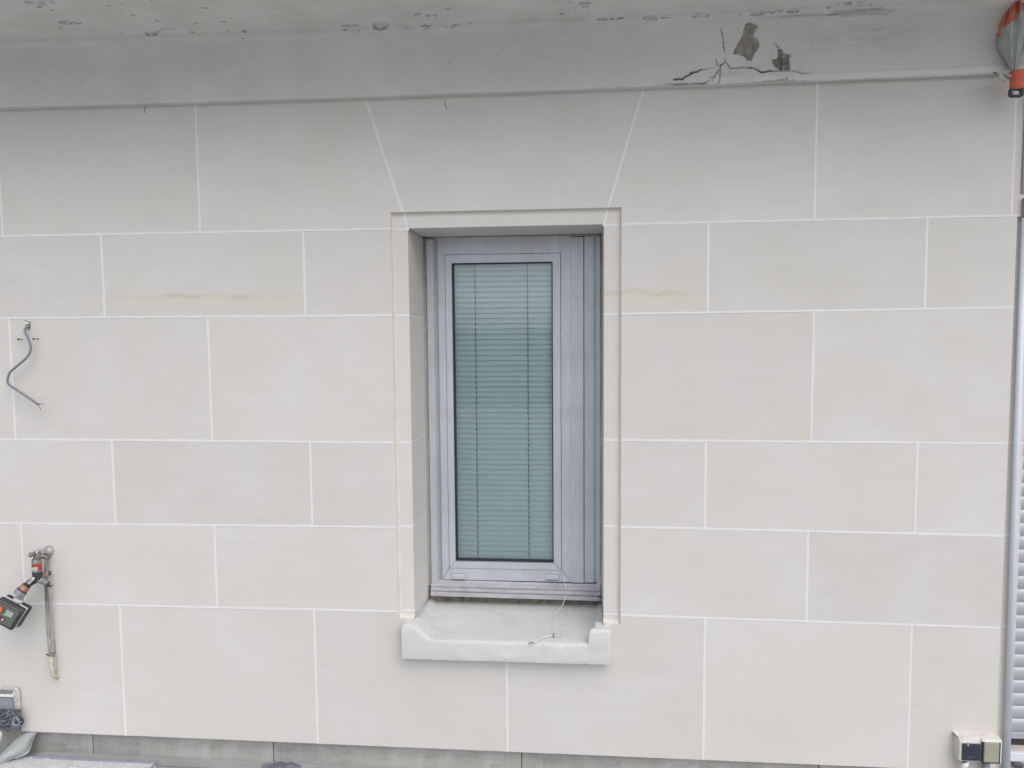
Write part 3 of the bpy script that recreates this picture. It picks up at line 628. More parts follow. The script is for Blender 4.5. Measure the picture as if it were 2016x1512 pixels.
# ------------------------------------------------------------------ window
win = thing('window', 'narrow grey aluminium window set deep in the stone wall with its blind closed', 'window', at(1008, 1165, .25))
X_ = lambda u, v=800, y=.25: at(u, v, y).x
Z_ = lambda v, u=1000, y=.25: at(u, v, y).z
gx0, gx1 = -.4320, -.0960; gz1, gz0 = .2185+Z0, -.8135+Z0
sx0, sx1, sz1, sz0 = -.4605, -.0650, .2510+Z0, -.8435+Z0
fx0, fx1, fz1, fz0 = -.4860, -.0315, .3080+Z0, -.8860+Z0
def mitred(name, x0, x1, z0, z1, X0, X1, ZA, ZB, y0, y1, mat, gap=.0005, bev=.0012, par=win):
    """four mitred members between the inner rectangle (x0..z1) and the outer one (X0..ZB)"""
    g_ = gap; bev = 0
    quads = [[(X0, ZA+g_), (X0, ZB), (x0, z1), (x0, z0+g_)], [(X1, ZB), (X1, ZA+g_), (x1, z0+g_), (x1, z1)],
             [(X0, ZB), (X1, ZB), (x1, z1), (x0, z1)], [(X1-g_, ZA), (X0+g_, ZA), (x0+g_, z0), (x1-g_, z0)]]
    for q_ in quads:
        mb = MB().prism([(x, y0, z) for x, z in q_], None, (0, y1-y0, 0))
        o = mb.build(name, mat, par)
        bm = bmesh.new(); bm.from_mesh(o.data); bmesh.ops.recalc_face_normals(bm, faces=bm.faces[:]); bm.to_mesh(o.data); bm.free()
mitred('frame_member', sx0-.0008, sx1+.0008, sz0-.0008, sz1+.0008, fx0, fx1, fz0, fz1, .2480, .30, M_ALU, .0007)
mitred('sash_member', gx0-.006, gx1+.004, gz0-.006, gz1+.004, sx0+.0007, sx1-.0007, sz0+.0007, sz1-.0007, .2445, .290, M_ALU, .0006)
gk = MB()
mitred('glazing_gasket', gx0, gx1, gz0, gz1, gx0-.008, gx1+.008, gz0-.008, gz1+.006, .2540, .270, M_GASKET, .0)
MB().box(fx0+.002, fx1-.002, .285, .288, fz0+.002, fz1-.002)   # (not linked) keeps numbers in one place
# dark seam behind the sash
mitred('seam', sx0+.002, sx1-.002, sz0+.002, sz1-.002, sx0-.003, sx1+.003, sz0-.003, sz1+.003, .2600, .295, M_GASKET, .0, .0004)
MB().box(gx0-.006, gx1+.006, .2600, .2640, gz0-.006, gz1+.005).build('glass_pane', M_GLASS, win)
# left: dark groove and shutter guide rail
zT, zB = .3085+Z0, -.9050+Z0
MB().box(-.5010, fx0, .2555, .30, zB, zT).build('guide_groove', M_ALUD, win)
mb = MB().box(-.5235, -.5010, .236, .30, zB-.004, zT-.004, .0012); mb.box(-.5010, -.4985, .243, .262, zB, zT-.004, .0006); mb.build('guide_rail', M_ALU, win)
MB().box(-.5385, -.5236, .2500, .30, zB-.004, zT).build('edge_packer', M_SEAL, win)
# right: wide cover strips and guide rail
MB().box(fx1, .0120, .2462, .30, fz0-.001, fz1-.004, .0010).build('cover_strip', M_ALU, win)
MB().box(.0120, .0145, .262, .30, fz0, fz1-.004).build('strip_seam', M_ALUD, win)
MB().box(.0145, .0480, .2500, .30, fz0-.001, fz1-.002, .0010).build('cover_strip', M_ALU, win)
MB().box(.0480, .0560, .2570, .30, fz0, fz1).build('guide_groove', M_ALU, win)
MB().box(.0560, .0680, .2380, .30, zB, zT-.004, .0010).build('guide_rail', M_ALU, win)
MB().box(.0680, .0765, .2480, .30, zB, zT).build('edge_packer', M_SEAL, win)
# head infill in the shade of the lintel
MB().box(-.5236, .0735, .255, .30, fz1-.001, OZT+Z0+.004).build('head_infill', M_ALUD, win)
# drainage caps on the bottom rail
for u0, u1, v0, v1 in ((889, 917, 1130, 1141), (1074, 1101, 1132, 1142)):
    a = at(u0, v1, .246); b = at(u1, v0, .246)
    MB().box(a.x-.0007, b.x+.0007, .2474, .2482, a.z-.0012, b.z+.0004, .0003).build('cap_shadow_gap', M_GASKET, win)
    cap = MB().box(a.x, b.x, .2415, .2485, a.z, b.z, .0018).build('drain_cap', M_ALU, win)
    MB().box(a.x+.003, b.x-.003, .2405, .2414, a.z+.0015, a.z+.0032).build('cap_slot', M_GASKET, cap)
# cill: stepped aluminium profile
zc = lambda v, y: at(1000, v, y).z
pr = [(.300, fz0-.0015), (.2465, fz0-.0015), (.2440, zc(1148, .244)), (.2260, zc(1157, .226)), (.2290, zc(1157.3, .229)), (.2290, zc(1158.8, .229)), (.2240, zc(1159.3, .224)), (.2232, zc(1166, .2232)), (.2280, zc(1166.5, .228)), (.2280, zc(1168, .228)),
      (.2215, zc(1168.5, .2215)), (.2200, zc(1176.5, .220)), (.2230, zc(1177, .223)), (.2230, zc(1172, .222)), (.300, zc(1172, .222))]
xl, xr = -.5240, .0700
V = [(xl+(.018 if i in (9, 10, 11) else .0), y, z) for i, (y, z) in enumerate(pr)]+[(xr-(.012 if i in (9, 10, 11) else 0), y, z-.004) for i, (y, z) in enumerate(pr)]
n = len(pr); F = [tuple(range(n-1, -1, -1)), tuple(range(n, 2*n))]+[(i, (i+1) % n, (i+1) % n+n, i+n) for i in range(n)]
mesh('cill', V, F, M_CILL, win)
MB().box(-.5350, .0740, .262, .30, -.99+Z0, pr[-1][1]+.002).build('under_cill_packing', M_PACK, win)
# ragged sealant lines
def seal(x, y, z0, z1, r, mat, amp=.0012, skip=.0):
    pts = []; rr = []; n = int((z1-z0)/.006)
    for i in range(n+1):
        z = z0+(z1-z0)*i/n; k_ = mn.noise(Vector((x*9, z*26, r*300)))
        pts.append((x+amp*mn.noise(Vector((z*14, x*7, 2))), y, z)); rr.append(max(.0003, r*(1+.9*k_)))
    return MB().tube(pts, rr, 6).build('sealant_bead', mat, win, True)
seal(-.5265, .2440, -.905+Z0, .300+Z0, .0021, M_SEAL); seal(-.5245, .2380, -.90+Z0, .29+Z0, .0005, M_DARK)
seal(.0705, .2440, -.905+Z0, .300+Z0, .0024, M_SEAL)
seal(-.4985, .2560, -.90+Z0, .30+Z0, .0012, M_SEAL, .0006)
pts = []; rr = []
for i in range(90):
    x_ = -.528+.60*i/89; pts.append((x_, .250, OZT+Z0-.0015+.0012*mn.noise(Vector((x_*30, 0, 0))))); rr.append(.0022*(1+.8*mn.noise(Vector((x_*40, 4, 0)))))
MB().tube(pts, rr, 6).build('sealant_bead', M_SEAL, win, True)
for x_, y_, z_ in ((-.5140, .236, -.905+Z0), (.0620, .236, -.91+Z0), (-.51, .240, .298+Z0)):
    MB().tube([(x_-.012, y_, z_), (x_-.004, y_-.003, z_+.001), (x_+.004, y_-.003, z_-.001), (x_+.010, y_, z_+.001)], [.0018, .0034, .0028, .0012], 8).build('mortar_smear', M_CLEAR, win, True)

# ---- rendered sill (part of the window)
SE = .040
sx_0, sx_1 = -.5665, .0945
ya = np.concatenate([[-SE, -SE+.0015], np.linspace(-SE+.004, .262, 56)]); xa = np.concatenate([[sx_0, sx_0+.0015, sx_0+.004], np.linspace(sx_0+.008, sx_1-.004, 200), [sx_1]])
def smst(t): t = np.clip(t, 0, 1); return t*t*(3-2*t)
XS, YS = np.meshgrid(xa, ya, indexing='ij')
edgeL = -.502+.010*np.sin(YS*9); edgeR = .0420-.016*smst((-YS-.005)/.035)
base = -.9855+(YS+SE)*.046-.0015*np.clip(1-(YS+SE)/.03, 0, 1)**2
horn = -.9385
kL = 1-smst((XS-edgeL+.034)/.078); kR = smst((XS-edgeR+.003)/.007)
kk = np.maximum(kL, kR)
back = 1-smst((YS-.03)/.035)                      # the raised ears die away inside the reveal
inside = (XS > OX0+.002) & (XS < OX1-.002)
fil = np.maximum(smst((OX0+.030-XS)/.030), smst((XS-OX1+.020)/.020))*.012
ZS = base+(horn-base)*kk*np.where(inside, back, 1)+np.where(inside, fil*(1-back), 0)
ZS = ZS-.004*np.clip(1-(YS+SE)/.006, 0, 1)**2-.004*np.clip(1-(XS-sx_0)/.008, 0, 1)**2*1.2
ZS += (fbm(XS*20+9, YS*20+9, 5)-.5)*.0026+(fbm(XS*6+9, YS*6+9, 8)-.5)*.003
ZS += Z0-.0035*(XS-sx_0)*0
V = []; F = []; nxs, nys = XS.shape
zbt = [(-1.0505+Z0+(.0015*(x-sx_0)/.66)+.0016*mn.noise(Vector((x*40, 1, 0)))) for x in xa]
for i in range(nxs):
    for j in range(nys):
        # beyond the opening the sill stops at the wall face
        y = YS[i, j]
        if not (OX0+.0005 < XS[i, j] < OX1-.0005): y = min(y, .016)
        V.append((XS[i, j], y, ZS[i, j]))
idx = lambda i, j: i*nys+j
for i in range(nxs-1):
    for j in range(nys-1): F.append((idx(i, j), idx(i+1, j), idx(i+1, j+1), idx(i, j+1)))
nb = len(V); NR = 9
for i in range(nxs):          # front face rows, slightly bowed and uneven
    for r_ in range(1, NR+1):
        t = r_/NR; zt_ = ZS[i, 0]; z = zt_+(zbt[i]-zt_)*t
        y = -SE-.0015*math.sin(t*3.1)+.0014*mn.noise(Vector((xa[i]*16, t*2.2, 5)))
        if t == 1: y += .001
        V.append((xa[i], y, z))
fi = lambda i, r_: idx(i, 0) if r_ == 0 else nb+i*NR+r_-1
for i in range(nxs-1):
    for r_ in range(NR): F.append((fi(i, r_), fi(i, r_+1), fi(i+1, r_+1), fi(i+1, r_)))
nb2 = len(V)
for i in range(nxs): V.append((xa[i], .016, zbt[i]+.001))
for i in range(nxs-1): F.append((fi(i, NR), nb2+i, nb2+i+1, fi(i+1, NR)))
for i, fl in ((0, 0), (nxs-1, 1)):
    loop = [idx(i, j) for j in range(0, nys) if V[idx(i, j)][1] <= .0161]
    seen = []; 
    for q_ in loop:
        if not seen or abs(V[q_][1]-V[seen[-1]][1]) > 1e-6: seen.append(q_)
    ring = [fi(i, r_) for r_ in range(NR, 0, -1)]+seen+[nb2+i]
    F.append(tuple(ring if fl else ring[::-1]))
sill = mesh('sill', V, F, M_SILL, win, True, (-.23, 0, Z0-1.0)); sill['label'] = 'smooth pale grey rendered sill with raised ends'
smooth_by_angle(sill, 50)
MB().box(OX0-.003, OX1+.003, .018, .26, -1.045+Z0, -1.004+Z0).build('sill_bed', M_MORTAR, win)

# ---- venetian blind behind the glass
bl = thing('venetian_blind', 'closed pale green-grey venetian blind hanging behind the window glass', 'blind', (-.264, .285, gz1))
pitch = .0183; w_ = gx1-gx0+.012; nsl = int((gz1-gz0-.016)/pitch)+1
V = []; F = []
ns2 = 7; nxn = 24
for i in range(nxn+1):
    x = -w_/2+w_*i/nxn
    for k in range(ns2+1):
        t = k/ns2; z = .0115-.023*t; y = .0048-.0088*t-.0026*math.sin(t*math.pi)
        V.append((x, y, z))
for i in range(nxn):
    for k in range(ns2): F.append((i*(ns2+1)+k, i*(ns2+1)+k+1, (i+1)*(ns2+1)+k+1, (i+1)*(ns2+1)+k))
me_var = []
for q_ in range(5):
    V2 = [(x, y+.0006*mn.noise(Vector((x*14, q_*3.1, z*30))), z+.0009*mn.noise(Vector((x*9, q_*7.7, 0)))) for x, y, z in V]
    me = bpy.data.meshes.new('slat'); me.from_pydata(V2, [], F); me.materials.append(M_BLIND)
    me.polygons.foreach_set('use_smooth', [True]*len(me.polygons)); me_var.append(me)
blo = ORG[bl.name]
for i in range(nsl):
    o = bpy.data.objects.new('slat', me_var[(i*3+i//5) % 5]); link(o, bl)
    o.location = Vector((0, 0, -.008-i*pitch)); o.rotation_euler = (random.uniform(-.05, .05), random.uniform(-.0025, .0025), 0)
zlast = gz1-.008-(nsl-1)*pitch
MB().box(gx0-.004, gx1+.004, .278, .292, gz0-.004, gz0+.010, .002).build('bottom_rail', M_BLIND, bl)
for xc in (at(938, 800, .28).x, at(1040, 800, .28).x):
    pts = []
    n = nsl*4
    for i in range(n+1):
        z = gz1-(gz1-gz0)*i/n; pts.append((xc+.0012*math.sin(i*1.9)+.0010*mn.noise(Vector((z*20, xc, 0))), .2775+.0012*math.cos(i*math.pi/2), z))
    MB().tube(pts, [.0011+.0008*(math.sin(i*math.pi/2+1)) for i in range(n+1)], 5).build('ladder_cord', M_CORD, bl)

# ---- loose thin wire with its stripped end on the sill
wr = thing('loose_wire', 'thin white wire hanging from the window frame onto the sill with a dark stripped tip', 'wire', at(1107, 1125, .24))
zsl = lambda y: Z0-.9855+(y+SE)*.046+.0025
def on_sill(u, v, h=0.0):
    y = 0.0
    for _ in range(6): y = atg(u, v, zsl(y)+h).y
    return atg(u, v, zsl(y)+h)
P = [at(1106, 1124, .2455), at(1107.5, 1134, .242), at(1111, 1146, .232), at(1114.5, 1162, .215), at(1114, 1172, .20), at(1109, 1188, .185), at(1102, 1199, .165), at(1094, 1207, .15), on_sill(1090, 1216, .001)]
MB().tube(catmull(P, 6), .0010, 6).build('insulated_wire', M_WHITE, wr, True)
MB().tube(catmull([P[-1], on_sill(1088.5, 1224, .001), on_sill(1088, 1236, .001), on_sill(1090, 1249, .001)], 6), .0005, 5).build('bare_strand', M_WHITE, wr, True)
P = [on_sill(1091, 1250, .001), on_sill(1084, 1251.5, .002), on_sill(1072, 1254, .003), on_sill(1060, 1260, .003), on_sill(1054, 1263.5, .003)]
MB().tube(catmull(P, 6), .0019, 8).build('wire_end', M_WHITE, wr, True)
MB().tube([on_sill(1090, 1247, .002), on_sill(1089, 1251, .002), on_sill(1092, 1254, .002)], .0022, 7).build('wire_knot', M_GREYP, wr, True)
MB().tube([P[-1], on_sill(1050, 1264.5, .003)], .0026, 8).build('wire_collar', M_WHITE, wr, True)
MB().tube([on_sill(1050, 1264.5, .003), P[-1]+(on_sill(1050, 1264.5, .003)-P[-1])*3.4], .0019, 8).build('dark_tip', M_GREYP, wr, True)

# ------------------------------------------------------------------ grey cable and its screws
cb = thing('electric_cable', 'grey electric cable curling out of a hole in the left of the wall', 'cable', at(53, 645, 0))
P = [at(52, 640, .02), at(51.5, 644, -.008), at(49, 650, -.020), at(50.5, 657, -.024), at(55, 665, -.026), at(60, 681, -.030), at(59.3, 692.8, -.032), at(51.6, 705, -.034), at(36, 718.6, -.032),
     at(20.6, 732.4, -.030), at(15, 746, -.030), at(17, 756.4, -.031), at(34.4, 768.5, -.034), at(55, 782, -.037), at(74, 795.5, -.040)]
MB().tube(catmull(P, 8), .0037, 12).build('cable_sheath', M_CABLE, cb, True)
e = P[-1]
for (u, v, d_), m_ in (((88.5, 796, -.045), M_CABLE), ((80, 807, -.040), M_COPPER), ((78.5, 797.5, -.05), M_CHAR)):
    MB().tube(catmull([at(72, 794, -.0395), at((74+u)/2+.6, (796+v)/2-1.2, (d_-.04)/2), at(u, v, d_)], 5), .0011, 6).build('core_wire', m_, cb, True)
# broken plaster plug round the hole
V = []; F = []
c0 = at(53, 638, 0)
for r_ in range(6):
    for k in range(18):
        a = 2*math.pi*k/18; rr = [.0, .003, .006, .009, .0115, .013][r_]*(1+.25*mn.noise(Vector((math.cos(a)*2, math.sin(a)*2, 1))))
        V.append((c0.x+math.cos(a)*rr, -.0042+.0008*r_+.0012*mn.noise(Vector((math.cos(a)*3, math.sin(a)*3, r_*.7))), c0.z+math.sin(a)*rr*1.15))
for r_ in range(5):
    for k in range(18): F.append((r_*18+k, r_*18+(k+1) % 18, (r_+1)*18+(k+1) % 18, (r_+1)*18+k))
mesh('plaster_plug', V, F, M_WHITE, cb, True)
for pts in ([(47.5, 632, 0), (51, 631, 0), (55.5, 632, 0), (59.5, 633.8, 0)], [(50, 639, 0), (54, 638.5, 0), (57.5, 638.3, 0)], [(57.6, 634, 0), (57.4, 638, 0), (57.2, 643, 0), (57.8, 648, 0)]):
    MB().tube([at(u, v, -.0052) for u, v, _ in pts], [.0007, .0012, .0010, .0005][:len(pts)], 6).build('plug_crack', M_DARK, cb)
MB().tube([at(57.3, 640, -.004), at(57.3, 644, -.004), at(56.6, 648, -.003)], [.0014, .0026, .0016], 8).build('hole_gap', M_DARK, cb)
for (u, v, lb) in ((43.5, 668, 'small dark screw sticking out of the wall left of the grey cable'), (76, 667, 'small dark screw sticking out of the wall right of the grey cable')):
    b0 = at(u, v, 0); sc = thing('screw', lb, 'screw', b0, 'screws beside the grey cable')
    d_ = .0155 if u < 60 else .021
    MB().tube([b0+Vector((0, .004, 0)), b0+Vector((0, -d_, 0))], .0014, 8).build('shank', M_STEEL, sc)
    MB().lathe(b0+Vector((0, -d_, 0)), (0, -1, 0), [(0, .0018), (.0012, .0034), (.0026, .0036), (.0032, .0026)], 12).build('head', M_DARK, sc)

# ------------------------------------------------------------------ garden tap with splitter
tp = thing('garden_tap', 'small chalky chrome outdoor tap on the lower left of the wall', 'tap', at(96, 1083, 0))
b0 = at(97, 1084, 0)
MB().lathe(b0+Vector((0, .004, 0)), (0, -1, 0), [(0, .0185), (.006, .0185), (.012, .0165), (.017, .0125), (.020, .0105), (.024, .0105)], 28).build('wall_flange', M_CHROME, tp, True)
e1 = at(74, 1088, -.055)
o = MB().tube(catmull([b0+Vector((0, -.018, 0)), b0.lerp(e1, .55), e1, at(69, 1089.5, -.062)], 6), [.0100]*6+[.0095]*6+[.0105]*7, 16).build('valve_body', M_CHROME, tp, True)
ev = at(73, 1090, -.058)
MB().lathe(ev+Vector((0, 0, .009)), (0, 0, -1), [(0, .006), (.003, .0105), (.012, .0115), (.020, .0115), (.024, .0125), (.028, .0125)], 20).build('outlet', M_BRASS, tp, True)
MB().tube([at(70, 1091, -.064), at(62, 1091.5, -.074), at(58, 1092, -.078)], [.0075, .0062, .0045], 10).build('valve_stem', M_BRASS, tp, True)
MB().tube([at(66, 1089, -.070), at(60, 1093, -.080), at(53, 1094.5, -.086)], [.0040, .0034, .0020], 8, flat=.6).build('lever', M_GREYP, tp, True)
MB().lathe(at(63, 1092, -.070), (-.6, -.8, 0), [(0, .006), (.002, .0085), (.006, .0085), (.008, .006)], 12).build('packing_nut', M_GREYP, tp, True)
# splitter
spt = thing('hose_splitter', 'charcoal two-way hose splitter with a red ring screwed under the tap', 'hose connector', at(72, 1120, -.058))
cx = at(72, 1100, -.058)
z_at = lambda v: at(72, v, -.058).z
X0_ = at(72.5, 1112, -.058).x
def ring(v0, v1, r0, r1, mat, name, n=24):
    c_ = Vector((X0_, -.058, z_at(v0))); h = z_at(v0)-z_at(v1)
    return smooth_by_angle(MB().lathe(c_, (0.0, 0, -1), [(0, r0-.001), (.001, r0), (h-.001, r1), (h, r1-.001)], n).build(name, mat, spt), 40)
ring(1100.5, 1109.2, .0142, .0150, M_GREYP, 'threaded_collar')
ring(1109.2, 1121.5, .0148, .0148, M_RED, 'red_ring')
ring(1121.5, 1125.5, .0158, .0150, M_GREYP, 'lower_collar')
ring(1125.5, 1140, .0148, .0150, M_CHAR, 'splitter_body')
# pale sticker wrapped on the ring
V = []; F = []
for i in range(9):
    a = -math.pi/2+(-.55+1.25*i/8)
    for v in (1115.0, 1121.0): V.append((X0_+math.cos(a)*.01515, -.058+math.sin(a)*.01515, z_at(v-.7*i/8)))
for i in range(8): F.append((i*2, i*2+1, i*2+3, i*2+2))
stk = mesh('sticker', V, F, M_WHITE, spt, True)
V = []; F = []
for i in range(7):
    a = -math.pi/2+(-.30+.85*i/6)
    for v in (1117.0, 1119.0): V.append((X0_+math.cos(a)*.01535, -.058+math.sin(a)*.01535, z_at(v-.4*i/6)))
for i in range(0, 6): F.append((i*2, i*2+1, i*2+3, i*2+2))
mesh('sticker_print', V, F, M_GREYP, stk, True)
cY = at(73, 1138, -.058)
lj = at(60, 1146.5, -.066); rj = at(93, 1149, -.056)
MB().tube(catmull([at(74, 1132, -.058), cY, at(66, 1143, -.062), at(56.5, 1149.5, -.069)], 6), [.0145]*8+[.0125]*5+[.0115]*6, 18).build('left_branch', M_CHAR, spt, True)
MB().tube(catmull([at(73, 1132, -.058), cY, at(84, 1144, -.055), at(94, 1149.5, -.052)], 6), [.0140]*8+[.0110]*5+[.0085]*6, 16).build('right_branch', M_GREYP, spt, True)
MB().lathe(at(93, 1149, -.052), Vector((.75, .1, -.45)), [(0, .0085), (.002, .0100), (.006, .0098), (.008, .0065), (.014, .0060), (.016, .004)], 14).build('capped_outlet', M_CHAR, spt, True)
MB().tube([at(98, 1147, -.052), at(100, 1151, -.054), at(103, 1153, -.056)], .0030, 8).build('small_lever', M_GREYP, spt, True)
# white slotted tag on the left branch
d1 = (at(66.5, 1137.5, -.082)-at(54.5, 1149.5, -.084)); nrm = Vector((-.2, -1, .0)).normalized(); sidev = d1.cross(nrm).normalized()
for (a_, b_, hw_, off, mt_, nm) in ((at(66.0, 1138.0, -.0775), at(55.5, 1149.0, -.0815), .0042, .0, M_WHITE, 'tag'), (at(64.5, 1139.6, -.0775), at(57.0, 1147.4, -.0815), .0024, -.0012, M_HEX, 'tag_inset')):
    P = [a_+sidev*hw_, b_+sidev*hw_, b_-sidev*hw_, a_-sidev*hw_]
    MB().prism([p_+Vector((0, off, 0)) for p_ in P], None, (0, .003, 0)).build(nm, mt_, spt)
# orange ring + hex nut towards the timer
ax = (at(36, 1171, -.085)-at(56, 1149, -.070)).normalized()
rs = at(55, 1150, -.070)
L_ = (at(36, 1171, -.085)-rs).length
def axr(t0, t1, r0, r1, mat, name, n=24):
    h = (t1-t0)*L_; return smooth_by_angle(MB().lathe(rs+ax*(t0*L_), ax, [(0, r0-.001), (.0012, r0), (h-.0012, r1), (h, r1-.001)], n).build(name, mat, spt), 30)
axr(.05, .16, .0128, .0135, M_CHAR, 'socket_rim'); axr(.16, .52, .0138, .0158, M_TERRA, 'orange_ring'); axr(.52, .62, .0165, .0170, M_CHAR, 'seal_ring')
axr(.62, 1.00, .0182, .0186, M_HEX, 'hex_nut', 8)
# ---- watering timer
ang = math.radians(31.5)
tcen = at(15, 1207, -.108)
ex = Vector((math.cos(ang), .10, -math.sin(ang))).normalized(); ez = Vector((math.sin(ang), .16, math.cos(ang))); ez = (ez-ex*ez.dot(ex)).normalized(); ey = ez.cross(ex)
MT = Matrix(((ex.x, ey.x, ez.x, tcen.x), (ex.y, ey.y, ez.y, tcen.y), (ex.z, ey.z, ez.z, tcen.z), (0, 0, 0, 1)))
tm = thing('watering_timer', 'dark square watering timer with a small display hanging from the splitter at the left edge', 'timer', tcen)
hw, hh = .0425, .0385
MB().box(-hw, hw, -.012, .008, -hh, hh, .004, MT).build('front_housing', M_CHAR, tm)
MB().box(-hw-.001, hw+.001, .0082, .0112, -hh-.001, hh+.001, .001, MT).build('housing_seal', M_WHITE, tm)
MB().box(-hw+.001, hw+.004, .0114, .040, -hh+.003, hh-.001, .005, MT).build('rear_housing', M_CHAR, tm)
pn = MB().box(-hw+.007, hw-.007, -.0140, -.0118, -hh+.007, hh-.013, .001, MT).build('control_panel', M_PANEL, tm)
MB().box(-.002, .0225, -.0155, -.0141, -.0015, .0165, .0006, MT).build('display', M_LCD, pn)
MB().box(-.020, .006, -.0150, -.0142, -.0042, -.0022, .0002, MT).build('panel_line', M_LCD, pn)
MB().box(-.0165, .0085, -.0148, -.0142, -.0245, -.0120, .0003, MT).build('button_plate', M_GASKET, pn)
for bx_ in (-.0105, .0025):
    MB().lathe(MT @ Vector((bx_, -.0142, -.0183)), MT.to_3x3() @ Vector((0, -1, 0)), [(0, .0045), (.003, .0045), (.0038, .0036)], 16).build('button', M_PINK, pn, True)
MB().lathe(MT @ Vector((-.0215, -.0140, .0065)), MT.to_3x3() @ Vector((0, -1, 0)), [(0, .0105), (.006, .0105), (.0075, .0092)], 28).build('dial', M_ORANGE, tm, True)
MB().box(-hw+.004, hw-.010, -.0127, -.0121, hh-.010, hh-.007, .0002, MT).build('top_trim', M_GREYP, tm)
MB().lathe(MT @ Vector((.002, .018, hh-.002)), MT.to_3x3() @ Vector((-.1, 0, 1)), [(0, .0165), (.006, .0165), (.012, .015)], 20).build('inlet_neck', M_CLEAR, tm, True)
# ---- verdigris pipe
pp = thing('water_pipe', 'verdigris stained copper pipe stub running down the wall beside the tap', 'pipe', at(112, 1336, 0))
up = catmull([at(92.5, 1096, -.020), at(91.5, 1102, -.022), at(91, 1122, -.024), at(91, 1150, -.026), at(93, 1182, -.026), at(95.5, 1236, -.026), at(99.5, 1289, -.026)], 8)
o = MB().tube(up, [.0062+.0006*mn.noise(p_*60) for p_ in up], 14).build('upper_run', M_VERD, pp, True)
lo = catmull([at(99.5, 1288, -.026), at(101, 1300, -.026), at(102, 1314, -.026), at(105, 1328, -.022), at(110, 1333, -.010), at(113, 1334, .01)], 6)
MB().tube(lo, [.0066+.0006*mn.noise(p_*60) for p_ in lo], 14).build('lower_elbow', M_VERDP, pp, True)
lo = catmull([at(106.5, 1294, -.012), at(107, 1306, -.012), at(109, 1320, -.009), at(111, 1333, .004)], 6)
MB().tube(lo, [.0048+.0005*mn.noise(p_*60) for p_ in lo], 12).build('return_elbow', M_VERDP, pp, True)
MB().lathe(at(111, 1330, .002), (0, -1, 0), [(0, .0105), (.004, .0100), (.007, .008)], 16).build('wall_collar', M_VERDP, pp, True)
MB().tube([at(106, 1288, .01), at(105, 1288, -.016)], .0055, 10).build('bracket_stem', M_VERDP, pp, True)
MB().tube([at(92, 1288.5, -.026), at(96, 1290, -.033), at(102, 1290, -.033), at(107, 1286, -.018)], .0032, 8).build('pipe_clip', M_BRASS, pp, True)
MB().tube([at(104, 1170, -.003), at(105, 1230, -.003), at(108, 1285, -.003)], .0022, 8).build('pipe_side_line', M_CLEAR, pp, True)  # thin milky line along the wall, right of the pipe
MB().tube([at(84, 1098, -.03), at(91, 1097, -.033), at(98, 1098, -.02)], .0042, 8).build('top_clip', M_GREYP, pp, True)
for (u, v, y, r_, m_) in ((98, 1128, -.012, .0078, M_STEEL), (93, 1134, -.034, .0042, M_BRASS)):
    MB().lathe(at(u, v, y), (-.25, -1, 0), [(0, r_), (.004, r_), (.005, r_*.6), (.012, r_*.55)], 14).build('wing_nut', m_, pp, True)
MB().tube([at(84, 1129, -.040), at(89, 1131, -.042), at(94, 1135, -.040)], .0026, 8).build('clip_screw', M_TERRA, pp, True)

# ------------------------------------------------------------------ wall socket with spattered plaster, lower right
sk = thing('socket_box', 'plaster spattered surface socket and switch box low on the wall by the white pipe', 'socket box', at(1925, 1480, 0))
a = at(1888, 1499, -.040); b = at(1932.5, 1463, -.040); bb = at(1882.5, 1447, 0)
zt_ = b.z; zb_ = a.z
V = [(a.x, -.040, zb_), (b.x, -.040, zb_), (b.x, -.040, zt_), (a.x, -.040, zt_), (bb.x+.002, 0, zb_-.004), (b.x+.045, 0, zb_-.004), (b.x+.045, 0, zt_+.012), (bb.x+.002, 0, zt_+.012)]
bm = bmesh.new(); mb = MB().box(a.x, b.x, -.040, .004, zb_, zt_+.004, .004); mb.box(b.x+.001, at(1957, 1470, 0).x, -.028, .004, zb_, zt_+.006, .004)
o = mb.build('housing', M_IVORY, sk)
V = []; F = []
x0_, x1_ = a.x-.004, at(1957, 1450, 0).x+.004
for i in range(30):
    for j in range(8):
        x_ = x0_+(x1_-x0_)*i/29; y = -.038*j/7+.002; z = zt_+.008+.0055*(1-j/7)+.0022*mn.noise(Vector((x_*60, y*60, 3)))-(.006*max(0, (j-6)))
        V.append((x_+(.006*j/7 if i < 3 else 0), y, z))
for i in range(29):
    for j in range(7): F.append((i*8+j, i*8+j+1, (i+1)*8+j+1, (i+1)*8+j))
mesh('plaster_spatter', V, F, M_IVORY, sk, True)
p0 = at(1893.5, 1496.5, -.042); p1 = at(1930.5, 1465, -.042)
fl = MB().box(p0.x, p1.x, -.0440, -.0395, p0.z, p1.z, .0015).build('socket_flap', M_BLUEBLK, sk)
q0 = at(1906.5, 1467.5, -.046); MB().lathe(q0+Vector((0, .002, 0)), (0, -1, 0), [(0, .0022), (.002, .0018)], 8).build('paint_drop', M_WHITE, fl)
for pts in ([(1905, 1492), (1908, 1489.5), (1909, 1493)], [(1911, 1494), (1913, 1490), (1915, 1488.5)], [(1918, 1491.5), (1919.5, 1490.5)]):
    MB().tube([at(u, v, -.0446) for u, v in pts], .0006, 5).build('scratch_mark', M_HEX, fl)
p0 = at(1932.5, 1502.5, -.045); p1 = at(1973.5, 1459, -.045)
rt = MB().box(p0.x, p1.x, -.046, -.028, p0.z, p1.z, .004).build('switch_surround', M_WHITE, sk)
p0 = at(1931.6, 1503.2, -.045); p1 = at(1971.5, 1460.5, -.045)
MB().box(p0.x, p1.x-.001, -.0475, -.040, p0.z+.001, p1.z-.001, .0035).build('switch_frame', M_BLUEBLK, sk)
